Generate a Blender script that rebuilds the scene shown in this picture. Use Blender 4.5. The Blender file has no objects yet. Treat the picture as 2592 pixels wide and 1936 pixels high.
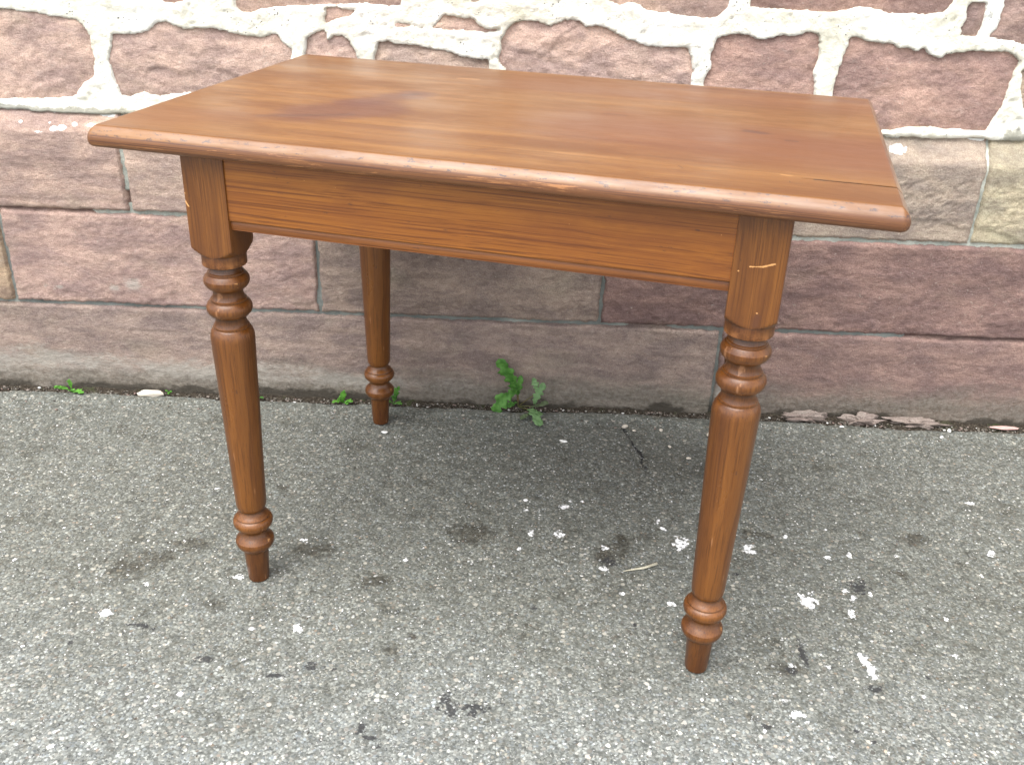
import bpy, bmesh, math, json
import numpy as np
from mathutils import Vector, Matrix

SC = bpy.context.scene
COL = SC.collection
# ------------------------------------------------------------------ camera
cam = bpy.data.cameras.new('camera'); cam_o = bpy.data.objects.new('camera', cam); COL.objects.link(cam_o)
cam_o.location = (0.35006, -1.44912, 1.06843)
cam_o.rotation_euler = (1.0928265, -0.0322848, 0.2578915)
cam.sensor_width = 36.0; cam.lens = 2457.93 / 2592 * 36.0
cam.clip_start = 0.02; cam.clip_end = 300
SC.camera = cam_o
# ------------------------------------------------------------------ light
SUN_EL, SUN_AZ = math.radians(68), math.radians(-22)      # azimuth measured from the camera side (-y) towards -x
sun_dir = Vector((math.sin(SUN_AZ) * math.cos(SUN_EL), -math.cos(SUN_AZ) * math.cos(SUN_EL), math.sin(SUN_EL)))
world = bpy.data.worlds.new('World'); SC.world = world; world.use_nodes = True
wn = world.node_tree; wn.nodes.clear()
sky = wn.nodes.new('ShaderNodeTexSky'); sky.sky_type = 'NISHITA'; sky.sun_disc = False
sky.sun_elevation = SUN_EL; sky.sun_rotation = math.atan2(sun_dir.x, sun_dir.y)
sky.air_density = 1.0; sky.dust_density = 2.5; sky.ozone_density = 1.0
hs = wn.nodes.new('ShaderNodeHueSaturation'); hs.inputs['Saturation'].default_value = 0.22
bg = wn.nodes.new('ShaderNodeBackground'); bg.inputs['Strength'].default_value = 0.125
wo = wn.nodes.new('ShaderNodeOutputWorld')
wn.links.new(sky.outputs[0], hs.inputs['Color']); wn.links.new(hs.outputs[0], bg.inputs[0]); wn.links.new(bg.outputs[0], wo.inputs[0])
sl = bpy.data.lights.new('sun', 'SUN'); sl.energy = 1.15; sl.angle = math.radians(62); sl.color = (1.0, 0.985, 0.95)
so = bpy.data.objects.new('sun', sl); COL.objects.link(so)
so.rotation_euler = sun_dir.to_track_quat('Z', 'Y').to_euler(); so.location = (-3, -3, 5)
SC.view_settings.view_transform = 'Standard'; SC.view_settings.look = 'None'
SC.view_settings.gamma = 1; SC.view_settings.use_curve_mapping = False
SC.view_settings.exposure = 1.87

DATA = json.loads(r'''{"stones":[[[-1.276,0.8011],[-1.1574,0.8112],[-1.1192,0.814],[-1.0915,0.8111],[-1.0301,0.8039],[-0.9933,0.7993],[-0.9768,0.7851],[-0.9688,0.7674],[-0.9691,0.7463],[-0.9663,0.7251],[-0.972,0.7002],[-0.9735,0.6909],[-0.999,0.6743],[-1.0115,0.6581],[-1.0295,0.6479],[-1.0663,0.6434],[-1.1424,0.638],[-1.2412,0.6352],[-1.3127,0.6374]],[[-0.9278,0.7764],[-0.9027,0.7752],[-0.8741,0.7762],[-0.8539,0.785],[-0.8345,0.8005],[-0.8169,0.8032],[-0.8023,0.7942],[-0.7841,0.7889],[-0.7334,0.7931],[-0.7054,0.7903],[-0.6779,0.7823],[-0.653,0.7793],[-0.6276,0.782],[-0.6034,0.7894],[-0.5906,0.772],[-0.5759,0.7575],[-0.5769,0.7346],[-0.5861,0.7051],[-0.6175,0.6727],[-0.7155,0.6628],[-0.7768,0.6652],[-0.8226,0.662],[-0.846,0.6563],[-0.8773,0.6647],[-0.9114,0.6539],[-0.9291,0.6548],[-0.9299,0.6706],[-0.9379,0.6922],[-0.9415,0.726],[-0.9318,0.7507]],[[-0.544,0.7796],[-0.5241,0.7952],[-0.5052,0.7974],[-0.5016,0.7782],[-0.4902,0.786],[-0.4744,0.7881],[-0.4592,0.7767],[-0.4504,0.762],[-0.444,0.7471],[-0.4462,0.7102],[-0.4665,0.6846],[-0.5439,0.6817],[-0.5535,0.7309],[-0.5483,0.7615]],[[-0.4057,0.7771],[-0.3898,0.7822],[-0.3743,0.7767],[-0.3303,0.7738],[-0.2989,0.7705],[-0.2642,0.7657],[-0.2421,0.7589],[-0.2105,0.7549],[-0.1852,0.7534],[-0.1832,0.7322],[-0.1872,0.695],[-0.2415,0.6804],[-0.3702,0.6756],[-0.4118,0.6866],[-0.4136,0.7482]],[[-0.3733,0.8153],[-0.3484,0.8133],[-0.3236,0.8098],[-0.3049,0.8104],[-0.2893,0.8154],[-0.2799,0.8289],[-0.2737,0.832],[-0.2427,0.8288],[-0.2148,0.8312],[-0.2084,0.8183],[-0.1927,0.8085],[-0.1771,0.8105],[-0.1617,0.8155],[-0.1629,0.8037],[-0.1863,0.8019],[-0.2175,0.8017],[-0.2425,0.8029],[-0.3049,0.8045],[-0.3673,0.8061]],[[-0.506,0.8384],[-0.4812,0.8393],[-0.4596,0.8357],[-0.4441,0.8362],[-0.4541,0.8213],[-0.4824,0.8144],[-0.5048,0.8048],[-0.5107,0.8105],[-0.5068,0.8253]],[[-0.1613,0.8008],[-0.1554,0.8113],[-0.1402,0.8236],[-0.1095,0.8305],[-0.0876,0.8255],[-0.0718,0.8202],[-0.0415,0.833],[-0.0138,0.8339],[-0.0006,0.8227],[0.0304,0.8223],[0.0526,0.8158],[0.0691,0.8046],[0.101,0.7953],[0.1265,0.7903],[0.1484,0.789],[0.1737,0.792],[0.1894,0.791],[0.2027,0.7841],[0.2108,0.7678],[0.2149,0.7468],[0.2146,0.7222],[0.2136,0.6849],[0.177,0.6677],[0.0811,0.661],[-0.0799,0.6581],[-0.1448,0.6715],[-0.1531,0.7348],[-0.1661,0.745],[-0.1696,0.757],[-0.1637,0.7723],[-0.1656,0.7872]],[[-0.6767,0.8884],[-0.6816,0.8453],[-0.6794,0.8309],[-0.6677,0.8225],[-0.6524,0.8196],[-0.6362,0.8266],[-0.6046,0.8321],[-0.5733,0.8361],[-0.5421,0.8372],[-0.4799,0.8422],[-0.4426,0.8456],[-0.3974,0.8451],[-0.3665,0.8433],[-0.3572,0.8465],[-0.3545,0.8567],[-0.3549,0.8995]],[[-0.9145,0.8603],[-0.9153,0.8357],[-0.8904,0.8351],[-0.8531,0.835],[-0.8216,0.8375],[-0.8005,0.833],[-0.7813,0.8366],[-0.7682,0.8423],[-0.7623,0.8655]],[[-0.2308,0.8782],[-0.2275,0.8583],[-0.2151,0.8535],[-0.2029,0.8586],[-0.1814,0.8605],[-0.1507,0.861],[-0.1231,0.8619],[-0.1208,0.8821]],[[0.0247,0.8984],[0.0394,0.8662],[0.0613,0.8603],[0.0793,0.865],[0.098,0.8616],[0.1174,0.8516],[0.1425,0.8467],[0.1552,0.8486],[0.1804,0.8431],[0.2206,0.8416],[0.2511,0.8439],[0.2672,0.8612],[0.271,0.8786],[0.2696,0.9069]],[[0.3004,0.908],[0.3094,0.867],[0.3375,0.8631],[0.3681,0.8633],[0.4137,0.8649],[0.4448,0.8617],[0.4752,0.8628],[0.5021,0.866],[0.5102,0.8712],[0.5377,0.8707],[0.5633,0.8653],[0.6063,0.8639],[0.6489,0.8646],[0.6784,0.8685],[0.6875,0.8817],[0.6923,0.8933],[0.687,0.9213]],[[0.7216,0.8909],[0.7458,0.8909],[0.7551,0.8904],[0.7573,0.8698],[0.7571,0.8467],[0.7528,0.8276],[0.7345,0.8269],[0.7172,0.8283],[0.7161,0.8452],[0.7202,0.8599],[0.7175,0.8771]],[[0.7852,0.8909],[0.8026,0.8937],[0.8474,0.8959],[0.9063,0.9008],[0.9335,0.8296],[0.8426,0.816],[0.8122,0.8238],[0.7901,0.8259],[0.7718,0.8312],[0.7821,0.8447],[0.7852,0.8622],[0.7837,0.8794]],[[0.2526,0.8096],[0.2703,0.8162],[0.2946,0.82],[0.317,0.8149],[0.3362,0.8103],[0.3574,0.8134],[0.372,0.8189],[0.4029,0.8194],[0.4233,0.8266],[0.4418,0.8267],[0.451,0.8182],[0.4578,0.7888],[0.4563,0.7707],[0.4512,0.7554],[0.457,0.7312],[0.4624,0.7004],[0.4557,0.6751],[0.2708,0.6681],[0.243,0.686],[0.2368,0.723],[0.246,0.7509],[0.2451,0.7751],[0.2493,0.7992]],[[0.5081,0.8188],[0.5232,0.8202],[0.5461,0.8143],[0.5618,0.8128],[0.5961,0.8116],[0.6065,0.8061],[0.6253,0.8053],[0.6391,0.7989],[0.6529,0.8063],[0.6683,0.7934],[0.6878,0.7896],[0.7014,0.7976],[0.7253,0.8014],[0.7523,0.8048],[0.7807,0.8028],[0.814,0.8052],[0.835,0.7965],[0.8466,0.7879],[0.8385,0.7605],[0.8364,0.7329],[0.8352,0.7019],[0.8221,0.6667],[0.8159,0.6474],[0.7821,0.6477],[0.7403,0.6477],[0.6911,0.6522],[0.6592,0.651],[0.6287,0.6434],[0.6065,0.6419],[0.5494,0.6372],[0.5164,0.6583],[0.4945,0.7078],[0.4931,0.7325],[0.4974,0.7601],[0.5011,0.7904]],[[0.8515,0.7701],[0.8807,0.7772],[0.9431,0.7764],[0.9718,0.7007],[0.9045,0.692],[0.873,0.697],[0.8598,0.7338]]],"white":[[0.206,-0.4963,0.0184,0.0243],[0.327,-0.5054,0.0135,0.0153],[0.4687,-0.5183,0.0093,0.0079],[0.5102,-0.5087,0.0069,0.0096],[0.403,-0.6413,0.0206,0.0209],[0.4746,-0.6095,0.007,0.0108],[0.4826,-0.6303,0.0078,0.0099],[0.5151,-0.6179,0.0051,0.0079],[0.4686,-0.6723,0.0059,0.0168],[0.4171,-0.6163,0.0037,0.0057],[0.1686,-0.6664,0.0085,0.0081],[0.0879,-0.6466,0.0063,0.0055],[0.179,-0.454,0.0055,0.0093],[0.1708,-0.4302,0.0061,0.0104],[-0.0057,-0.3948,0.0123,0.0081],[0.0059,-0.3752,0.0052,0.0055],[0.0284,-0.3751,0.0052,0.0055],[-0.0808,-0.3791,0.0057,0.0055],[-0.0804,-0.4126,0.0061,0.0053],[-0.0163,-0.4849,0.0108,0.0115],[-0.0675,-0.4835,0.0088,0.0099],[-0.0892,-0.5338,0.0048,0.0102],[0.0647,-0.5212,0.0077,0.0087],[0.0612,-0.5812,0.0103,0.0067],[0.3122,-0.8718,0.0072,0.0059],[0.3249,-0.8981,0.0126,0.0103],[0.3346,-0.9138,0.0047,0.0041],[0.2686,-0.9339,0.0046,0.0079],[0.6047,-0.7621,0.0073,0.0067],[0.6238,-0.674,0.0054,0.0081],[0.7749,-0.4887,0.0085,0.0114],[0.6549,-0.8166,0.0033,0.0046],[0.1878,-0.8766,0.0036,0.0048],[0.1128,-0.8554,0.0028,0.0071],[0.318,-0.798,0.0029,0.0029],[0.3395,-0.7983,0.0063,0.0053],[0.3968,-0.7984,0.0042,0.0058],[0.5247,-0.8526,0.0037,0.0049],[0.0646,-0.7713,0.0034,0.003],[0.1032,-0.7478,0.003,0.0043],[0.2797,-0.6294,0.0028,0.0042],[0.0328,-0.668,0.0031,0.0047],[0.6033,-0.534,0.0024,0.0039],[0.3299,-0.6724,0.0027,0.004],[0.5953,-0.5077,0.0035,0.0056],[0.2054,-0.3607,0.0037,0.0065],[0.1052,-0.4296,0.0025,0.0043],[0.1257,-0.4949,0.0034,0.0057],[0.0061,-0.5225,0.0048,0.0047],[0.4041,-0.4614,0.006,0.0067],[0.4843,-0.434,0.0056,0.0043],[0.8565,-0.408,0.0063,0.0044],[0.802,-0.3229,0.0135,0.0048],[0.3031,-0.6913,0.0022,0.0033],[0.7313,-0.5549,0.0039,0.0061],[0.5216,-0.7112,0.0031,0.0045],[0.5071,-0.8536,0.0033,0.0044],[0.4582,-0.7826,0.0097,0.0184],[0.4624,-0.8044,0.0092,0.0174],[0.4543,-0.7711,0.006,0.009],[-0.7522,-0.7408,0.0097,0.0151],[-0.7135,-0.6716,0.0066,0.0075],[-0.5655,-0.6435,0.0103,0.0084],[-0.681,-0.3809,0.0086,0.0036],[-0.9151,-0.5271,0.0038,0.0039],[-0.8427,-0.6287,0.0036,0.0057],[-0.7514,-0.5553,0.0033,0.0054],[-0.4381,-0.764,0.0096,0.0122],[-0.4544,-0.7163,0.0034,0.0052],[-0.5107,-0.7685,0.0046,0.0049],[-0.1629,-0.7272,0.0047,0.007],[-0.2881,-0.574,0.0042,0.0068],[-0.9595,-0.6225,0.004,0.0064],[-0.4787,-0.5345,0.0085,0.0063],[-0.7066,-0.528,0.0061,0.0032],[-0.5041,-0.8361,0.0032,0.0045],[-0.7206,-1.0152,0.0071,0.0054],[-0.4899,-0.4113,0.003,0.0053],[-0.5776,-0.9115,0.0053,0.0056],[-0.6866,-0.5509,0.0033,0.0054],[-0.274,-0.3971,0.0025,0.0045],[-0.4684,-0.7452,0.003,0.0044],[-0.7968,-0.8262,0.0024,0.0034],[-0.3747,-0.717,0.0026,0.0039],[-0.5086,-0.9995,0.0036,0.0046],[-0.2629,-0.8911,0.0027,0.0037],[-0.1404,-0.9732,0.003,0.0038],[-0.6209,-0.923,0.0038,0.0076],[-0.8851,-0.7295,0.0042,0.0045],[-0.8483,-0.8268,0.0048,0.0034]],"dark":[[-0.1908,-0.8961,0.0058,0.013],[-0.1807,-0.9157,0.0077,0.0127],[-0.1976,-0.9144,0.005,0.0041],[-0.1474,-0.9107,0.0154,0.0066],[-0.1357,-0.91,0.0042,0.0087],[-0.15,-0.9228,0.0057,0.0065],[-0.2922,-0.9762,0.0074,0.0033],[-0.3046,-0.9594,0.0056,0.0096],[-0.2764,-0.9888,0.0026,0.0051],[-0.3988,-0.8456,0.008,0.0072],[-0.4519,-0.8661,0.013,0.0043],[-0.3648,-0.8489,0.0032,0.0028],[-0.6832,-0.7706,0.0166,0.0042],[-0.6642,-0.7774,0.0054,0.0036],[-0.7782,-0.8112,0.004,0.0064],[-0.5625,-0.8396,0.012,0.0056],[0.0685,-0.5612,0.0095,0.0114],[0.2927,-0.5787,0.008,0.0037],[0.5017,-0.5984,0.0127,0.0146],[0.3627,-0.7689,0.0047,0.0272],[0.3347,-0.811,0.0104,0.0058],[0.455,-0.8426,0.0082,0.0066],[0.4034,-0.9242,0.0035,0.0045],[0.4222,-0.9443,0.0046,0.0034],[0.2735,-0.9259,0.0066,0.0045],[0.1016,-0.7234,0.0035,0.0051],[0.5452,-0.8094,0.0033,0.0046],[-0.0621,-0.6915,0.004,0.0059],[0.6403,-0.9132,0.0028,0.0051]],"faint":[[-0.5835,-0.716,0.0236,0.0193],[-0.3336,-0.6376,0.027,0.0175],[-0.7572,-0.6281,0.0403,0.0391],[-0.7113,-0.5993,0.025,0.022],[-0.4521,-0.5619,0.0374,0.019],[-0.5507,-0.3696,0.0154,0.011],[-0.2831,-0.8053,0.0144,0.0087],[-0.1728,-0.4872,0.0489,0.0328],[-0.6763,-0.557,0.0372,0.023],[-0.2549,-0.7698,0.0126,0.0091],[0.0948,-0.5109,0.0146,0.036],[0.353,-0.4592,0.0276,0.0168],[0.2523,-0.9066,0.0117,0.0077],[0.648,-0.4517,0.0305,0.0211],[0.5871,-0.558,0.0144,0.0114],[0.0636,-0.5403,0.0215,0.0272],[0.3268,-0.8065,0.0291,0.0174]]}''')
# ------------------------------------------------------------------ frame of the wall: u along it, n into it
K = 0.23664; A = math.atan(K)
O = np.array([0, .46846, 0.]); T = np.array([math.cos(A), math.sin(A), 0]); N = np.array([-math.sin(A), math.cos(A), 0]); ZZ = np.array([0, 0, 1.])

# ------------------------------------------------------------------ noise in numpy
def vnoise(x, y, seed=0):
    x = np.asarray(x, float); y = np.asarray(y, float)
    xi = np.floor(x).astype(np.int64); yi = np.floor(y).astype(np.int64)
    fx = x - xi; fy = y - yi
    fx = fx * fx * (3 - 2 * fx); fy = fy * fy * (3 - 2 * fy)
    def h(a, b):
        n = (a * 374761393 + b * 668265263 + seed * 974634777) & 0x7fffffff
        n = ((n ^ (n >> 13)) * 1274126177) & 0x7fffffff
        return ((n ^ (n >> 16)) & 0xffff) / 65535.0
    a = h(xi, yi); b = h(xi + 1, yi); c = h(xi, yi + 1); d = h(xi + 1, yi + 1)
    return (a + (b - a) * fx) * (1 - fy) + (c + (d - c) * fx) * fy
def fbm(x, y, seed=0, octv=4, gain=.5):
    s = 0; a = 1; t = 0
    for i in range(octv):
        s = s + a * (vnoise(x * 2 ** i + 17.3 * i, y * 2 ** i - 9.1 * i, seed + i) - .5) * 2; t += a; a *= gain
    return s / t
def ridged(x, y, seed=0, octv=3):
    s = 0; a = 1; t = 0
    for i in range(octv):
        s = s + a * (1 - 2 * np.abs(2 * vnoise(x * 2 ** i, y * 2 ** i, seed + 31 * i) - 1)); t += a; a *= .5
    return s / t
def smooth(x, a, b):
    t = np.clip((x - a) / (b - a), 0, 1); return t * t * (3 - 2 * t)
def sdf(px, pz, poly):            # signed distance, positive inside
    poly = np.asarray(poly); d = np.full(px.shape, 1e9); ins = np.zeros(px.shape, bool)
    n = len(poly)
    for i in range(n):
        ax, ay = poly[i]; bx, by = poly[(i + 1) % n]
        ex, ey = bx - ax, by - ay; wx = px - ax; wy = pz - ay
        t = np.clip((wx * ex + wy * ey) / (ex * ex + ey * ey + 1e-12), 0, 1)
        d = np.minimum(d, (wx - ex * t) ** 2 + (wy - ey * t) ** 2)
        c = (ay > pz) != (by > pz)
        with np.errstate(divide='ignore', invalid='ignore'):
            xx = ax + (pz - ay) * (bx - ax) / (by - ay + 1e-15)
        ins ^= c & (px < xx)
    return np.where(ins, 1, -1) * np.sqrt(d)

# ------------------------------------------------------------------ mesh helpers
def link(name, me, mat=None, parent=None, **props):
    o = bpy.data.objects.new(name, me); COL.objects.link(o)
    if mat is not None and me is not None: me.materials.append(mat)
    if parent is not None: o.parent = parent
    for k, v in props.items(): o[k] = v
    return o
def mesh_np(name, V, F, smooth_=True):
    me = bpy.data.meshes.new(name)
    V = np.ascontiguousarray(V, np.float32); F = np.ascontiguousarray(F, np.int32); k = F.shape[1]
    me.vertices.add(len(V)); me.vertices.foreach_set('co', V.ravel())
    me.loops.add(F.size); me.loops.foreach_set('vertex_index', F.ravel())
    me.polygons.add(len(F)); me.polygons.foreach_set('loop_start', np.arange(len(F), dtype=np.int32) * k)
    me.update(calc_edges=True)
    me.polygons.foreach_set('use_smooth', np.full(len(F), smooth_))
    me.validate(); me.update()
    return me
def attr(me, name, vals):
    a = me.attributes.new(name, 'FLOAT', 'POINT'); a.data.foreach_set('value', np.ascontiguousarray(vals, np.float32))
def grid_faces(nu, nz, keep=None):
    i, j = np.meshgrid(np.arange(nu - 1), np.arange(nz - 1), indexing='ij')
    if keep is not None: i = i[keep]; j = j[keep]
    i = i.ravel(); j = j.ravel(); q = lambda a, b: a * nz + b
    return np.c_[q(i, j), q(i + 1, j), q(i + 1, j + 1), q(i, j + 1)]
def wall_pos(U, Z, D): return O + U[..., None] * T + Z[..., None] * ZZ - D[..., None] * N
def with_skirt(V, F, back):        # closes an open sheet with sides and a plain back
    e = np.concatenate([F[:, [0, 1]], F[:, [1, 2]], F[:, [2, 3]], F[:, [3, 0]]])
    key = e[:, 0].astype(np.int64) * (len(V) + 1) + e[:, 1]; rev = e[:, 1].astype(np.int64) * (len(V) + 1) + e[:, 0]
    b = e[~np.isin(key, rev)]
    ids = np.unique(b); mp = np.full(len(V), -1); mp[ids] = np.arange(len(ids)) + len(V)
    d = (V[ids] - O) @ N
    V2 = V[ids] + (back - d)[:, None] * N
    return np.vstack([V, V2]), np.vstack([F, np.c_[b[:, 1], b[:, 0], mp[b[:, 0]], mp[b[:, 1]]]])

# ------------------------------------------------------------------ materials
class M:
    def __init__(s, name):
        s.m = bpy.data.materials.new(name); s.m.use_nodes = True; s.t = s.m.node_tree; s.t.nodes.clear()
        s.out = s.t.nodes.new('ShaderNodeOutputMaterial'); s.b = s.t.nodes.new('ShaderNodeBsdfPrincipled')
        s.t.links.new(s.b.outputs[0], s.out.inputs[0]); s.tc = s.t.nodes.new('ShaderNodeTexCoord')
        s.co = s.tc.outputs['Object']
    def n(s, typ, **kw):
        x = s.t.nodes.new(typ)
        for k, v in kw.items(): setattr(x, k, v)
        return x
    def put(s, sock, v):
        if hasattr(v, 'is_output') or isinstance(v, bpy.types.NodeSocket): s.t.links.new(v, sock)
        else: sock.default_value = v
    def math(s, op, a, b=0.0, c=0.0, clamp=False):
        x = s.n('ShaderNodeMath', operation=op, use_clamp=clamp)
        for i, v in enumerate((a, b, c)): s.put(x.inputs[i], v)
        return x.outputs[0]
    def mapr(s, v, a, b, c=0.0, d=1.0, st='SMOOTHSTEP'):
        x = s.n('ShaderNodeMapRange', interpolation_type=st); s.put(x.inputs[0], v)
        for i, q in enumerate((a, b, c, d)): x.inputs[i + 1].default_value = q
        return x.outputs[0]
    def scale(s, co, sc, rot=(0, 0, 0), loc=(0, 0, 0)):
        x = s.n('ShaderNodeMapping'); s.put(x.inputs[0], co)
        x.inputs['Scale'].default_value = sc; x.inputs['Rotation'].default_value = rot; x.inputs['Location'].default_value = loc
        return x.outputs[0]
    def noise(s, co, sc, det=4, rough=.55, dist=0.0):
        x = s.n('ShaderNodeTexNoise'); s.put(x.inputs['Vector'], co)
        x.inputs['Scale'].default_value = sc; x.inputs['Detail'].default_value = det
        x.inputs['Roughness'].default_value = rough; x.inputs['Distortion'].default_value = dist
        return x.outputs[0]
    def vor(s, co, sc, feature='F1', rnd=1.0):
        x = s.n('ShaderNodeTexVoronoi', feature=feature); s.put(x.inputs['Vector'], co)
        x.inputs['Scale'].default_value = sc; x.inputs['Randomness'].default_value = rnd
        return x
    def ramp(s, v, stops, interp='LINEAR'):
        x = s.n('ShaderNodeValToRGB'); x.color_ramp.interpolation = interp; s.put(x.inputs[0], v)
        e = x.color_ramp.elements
        while len(e) < len(stops): e.new(.5)
        for k, (p, c) in enumerate(stops):
            e[k].position = p; e[k].color = (*c, 1) if len(c) == 3 else c
        return x.outputs[0]
    def mix(s, f, a, b, mode='MIX'):
        x = s.n('ShaderNodeMix', data_type='RGBA', blend_type=mode); s.put(x.inputs[0], f)
        for k, v in ((6, a), (7, b)):
            if isinstance(v, tuple): v = (*v, 1) if len(v) == 3 else v
            s.put(x.inputs[k], v)
        return x.outputs[2]
    def attr(s, name): return s.n('ShaderNodeAttribute', attribute_name=name).outputs['Fac']
    def sep(s, co):
        x = s.n('ShaderNodeSeparateXYZ'); s.put(x.inputs[0], co); return x.outputs
    def comb(s, a, b, c):
        x = s.n('ShaderNodeCombineXYZ')
        for i, v in enumerate((a, b, c)): s.put(x.inputs[i], v)
        return x.outputs[0]
    def bump(s, h, dist, strength=1.0, prev=None):
        x = s.n('ShaderNodeBump'); x.inputs['Distance'].default_value = dist; x.inputs['Strength'].default_value = strength
        s.put(x.inputs['Height'], h)
        if prev is not None: s.put(x.inputs['Normal'], prev)
        return x.outputs[0]
    def done(s, col, rough, nrm=None, spec=.5, coat=0.0):
        s.b.inputs['Coat Weight'].default_value = coat; s.b.inputs['Coat Roughness'].default_value = .22
        s.put(s.b.inputs['Base Color'], (*col, 1) if isinstance(col, tuple) else col); s.put(s.b.inputs['Roughness'], rough)
        s.b.inputs['Specular IOR Level'].default_value = spec
        if nrm is not None: s.put(s.b.inputs['Normal'], nrm)
        return s.m
    def near(s, xy, p0, p1, r0, r1, wob=None):   # soft mask round the segment p0-p1 in the plane xy (two scalar sockets)
        x, y = xy
        dx, dy = p1[0] - p0[0], p1[1] - p0[1]; L2 = dx * dx + dy * dy + 1e-12
        a = s.math('SUBTRACT', x, p0[0]); b = s.math('SUBTRACT', y, p0[1])
        t = s.math('DIVIDE', s.math('ADD', s.math('MULTIPLY', a, dx), s.math('MULTIPLY', b, dy)), L2, clamp=True)
        ex = s.math('SUBTRACT', a, s.math('MULTIPLY', t, dx)); ey = s.math('SUBTRACT', b, s.math('MULTIPLY', t, dy))
        d = s.math('SQRT', s.math('ADD', s.math('MULTIPLY', ex, ex), s.math('MULTIPLY', ey, ey)))
        if wob is not None: d = s.math('ADD', d, wob)
        return s.mapr(d, r1, r0)

def wallco(m):     # wall-aligned coordinates (u, depth, z) from object = world coordinates
    return m.scale(m.co, (1, 1, 1), (0, 0, -A))

def sandstone():
    m = M('sandstone'); co = wallco(m); oi = m.n('ShaderNodeObjectInfo')
    shift = m.n('ShaderNodeVectorMath', operation='ADD'); m.put(shift.inputs[0], co)
    m.put(shift.inputs[1], m.comb(m.math('MULTIPLY', oi.outputs['Random'], 7.0), 0.0, 0.0)); c = shift.outputs[0]
    base = oi.outputs['Color']
    big = m.noise(m.scale(c, (1, 1, 2.2)), 9, 5, .6, .6)
    col = m.mix(m.mapr(big, .35, .68), m.mix(1.0, base, (.74, .72, .74), 'MULTIPLY'), m.mix(1.0, base, (1.16, 1.12, 1.06), 'MULTIPLY'))
    lay = m.noise(m.scale(c, (3.2, 3.2, 34)), 1.0, 5, .62, .5)
    col = m.mix(m.math('MULTIPLY', m.mapr(lay, .50, .72), .42), col, m.mix(1.0, base, (.62, .58, .60), 'MULTIPLY'))
    col = m.mix(m.math('MULTIPLY', m.mapr(lay, .46, .28), .30), col, m.mix(1.0, base, (1.25, 1.2, 1.12), 'MULTIPLY'))
    tan = m.noise(m.scale(c, (1, 1, 1.7), loc=(3, 1, 5)), 5.5, 3, .5)
    col = m.mix(m.math('MULTIPLY', m.mapr(tan, .54, .74), .42), col, m.mix(1.0, base, (.98, 1.08, .92), 'MULTIPLY'))
    gr = m.noise(c, 420, 3, .7); sp = m.noise(c, 150, 4, .7)
    col = m.mix(m.mapr(gr, .38, .62), m.mix(1.0, col, (.84, .83, .83), 'MULTIPLY'), m.mix(1.0, col, (1.12, 1.13, 1.14), 'MULTIPLY'))
    g2 = m.noise(m.scale(c, (1, 1, 1.5)), 62, 5, .72); col = m.mix(m.mapr(g2, .36, .64), m.mix(1.0, col, (.87, .84, .84), 'MULTIPLY'), m.mix(1.0, col, (1.08, 1.08, 1.08), 'MULTIPLY'))
    col = m.mix(m.math('MULTIPLY', m.mapr(sp, .60, .72), .55), col, (.50, .43, .37))
    col = m.mix(m.math('MULTIPLY', m.mapr(sp, .36, .28), .5), col, (.10, .075, .07))
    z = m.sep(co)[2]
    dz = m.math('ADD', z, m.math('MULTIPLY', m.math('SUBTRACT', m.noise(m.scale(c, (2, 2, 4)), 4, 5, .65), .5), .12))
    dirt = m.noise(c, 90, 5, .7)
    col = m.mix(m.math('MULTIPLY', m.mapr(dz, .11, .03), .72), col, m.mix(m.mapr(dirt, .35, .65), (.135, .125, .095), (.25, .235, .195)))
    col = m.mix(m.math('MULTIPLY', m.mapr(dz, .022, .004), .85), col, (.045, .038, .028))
    pale = m.math('ADD', m.attr('pale'), m.math('MULTIPLY', m.math('SUBTRACT', m.noise(m.scale(c, (1, 1, 2)), 34, 6, .75), .5), 2.6))
    col = m.mix(m.math('MULTIPLY', m.mapr(pale, .15, 1.0), .62), col, (.45, .42, .37))
    whi = m.math('ADD', m.attr('white'), m.math('MULTIPLY', m.math('SUBTRACT', m.noise(c, 90, 4, .6), .5), 1.1))
    col = m.mix(m.mapr(whi, .32, .42), col, (.84, .83, .79))
    h = m.math('ADD', m.math('MULTIPLY', gr, .30), m.math('ADD', m.math('MULTIPLY', m.noise(m.scale(c, (1, 1, 1.6)), 95, 6, .8), 1.25), m.math('MULTIPLY', lay, .25)))
    return m.done(col, .92, m.bump(h, .0062, .9), .25)
def mortar_white():
    m = M('lime_mortar'); c = wallco(m)
    a = m.noise(c, 9, 6, .68); f = m.noise(c, 160, 5, .75)
    col = m.ramp(a, [(.30, (.58, .55, .43)), (.44, (.72, .69, .59)), (.58, (.82, .80, .73)), (.72, (.86, .85, .81))])
    col = m.mix(m.math('MULTIPLY', m.mapr(f, .40, .30), .55), col, (.40, .37, .28))
    v = m.vor(c, 130); col = m.mix(m.math('MULTIPLY', m.mapr(v.outputs['Distance'], .22, .12), m.mapr(m.noise(c, 24, 2), .52, .64)), col, (.10, .10, .10))
    lich = m.attr('dirt'); lz = m.math('ADD', lich, m.math('MULTIPLY', m.math('SUBTRACT', m.noise(c, 45, 5, .7), .5), 1.6))
    col = m.mix(m.math('MULTIPLY', m.mapr(lz, .35, .8), .75), col, (.14, .135, .10))
    return m.done(col, .95, m.bump(m.math('ADD', f, m.math('MULTIPLY', m.noise(c, 45, 4, .7), .6)), .005, .8), .2)
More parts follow.
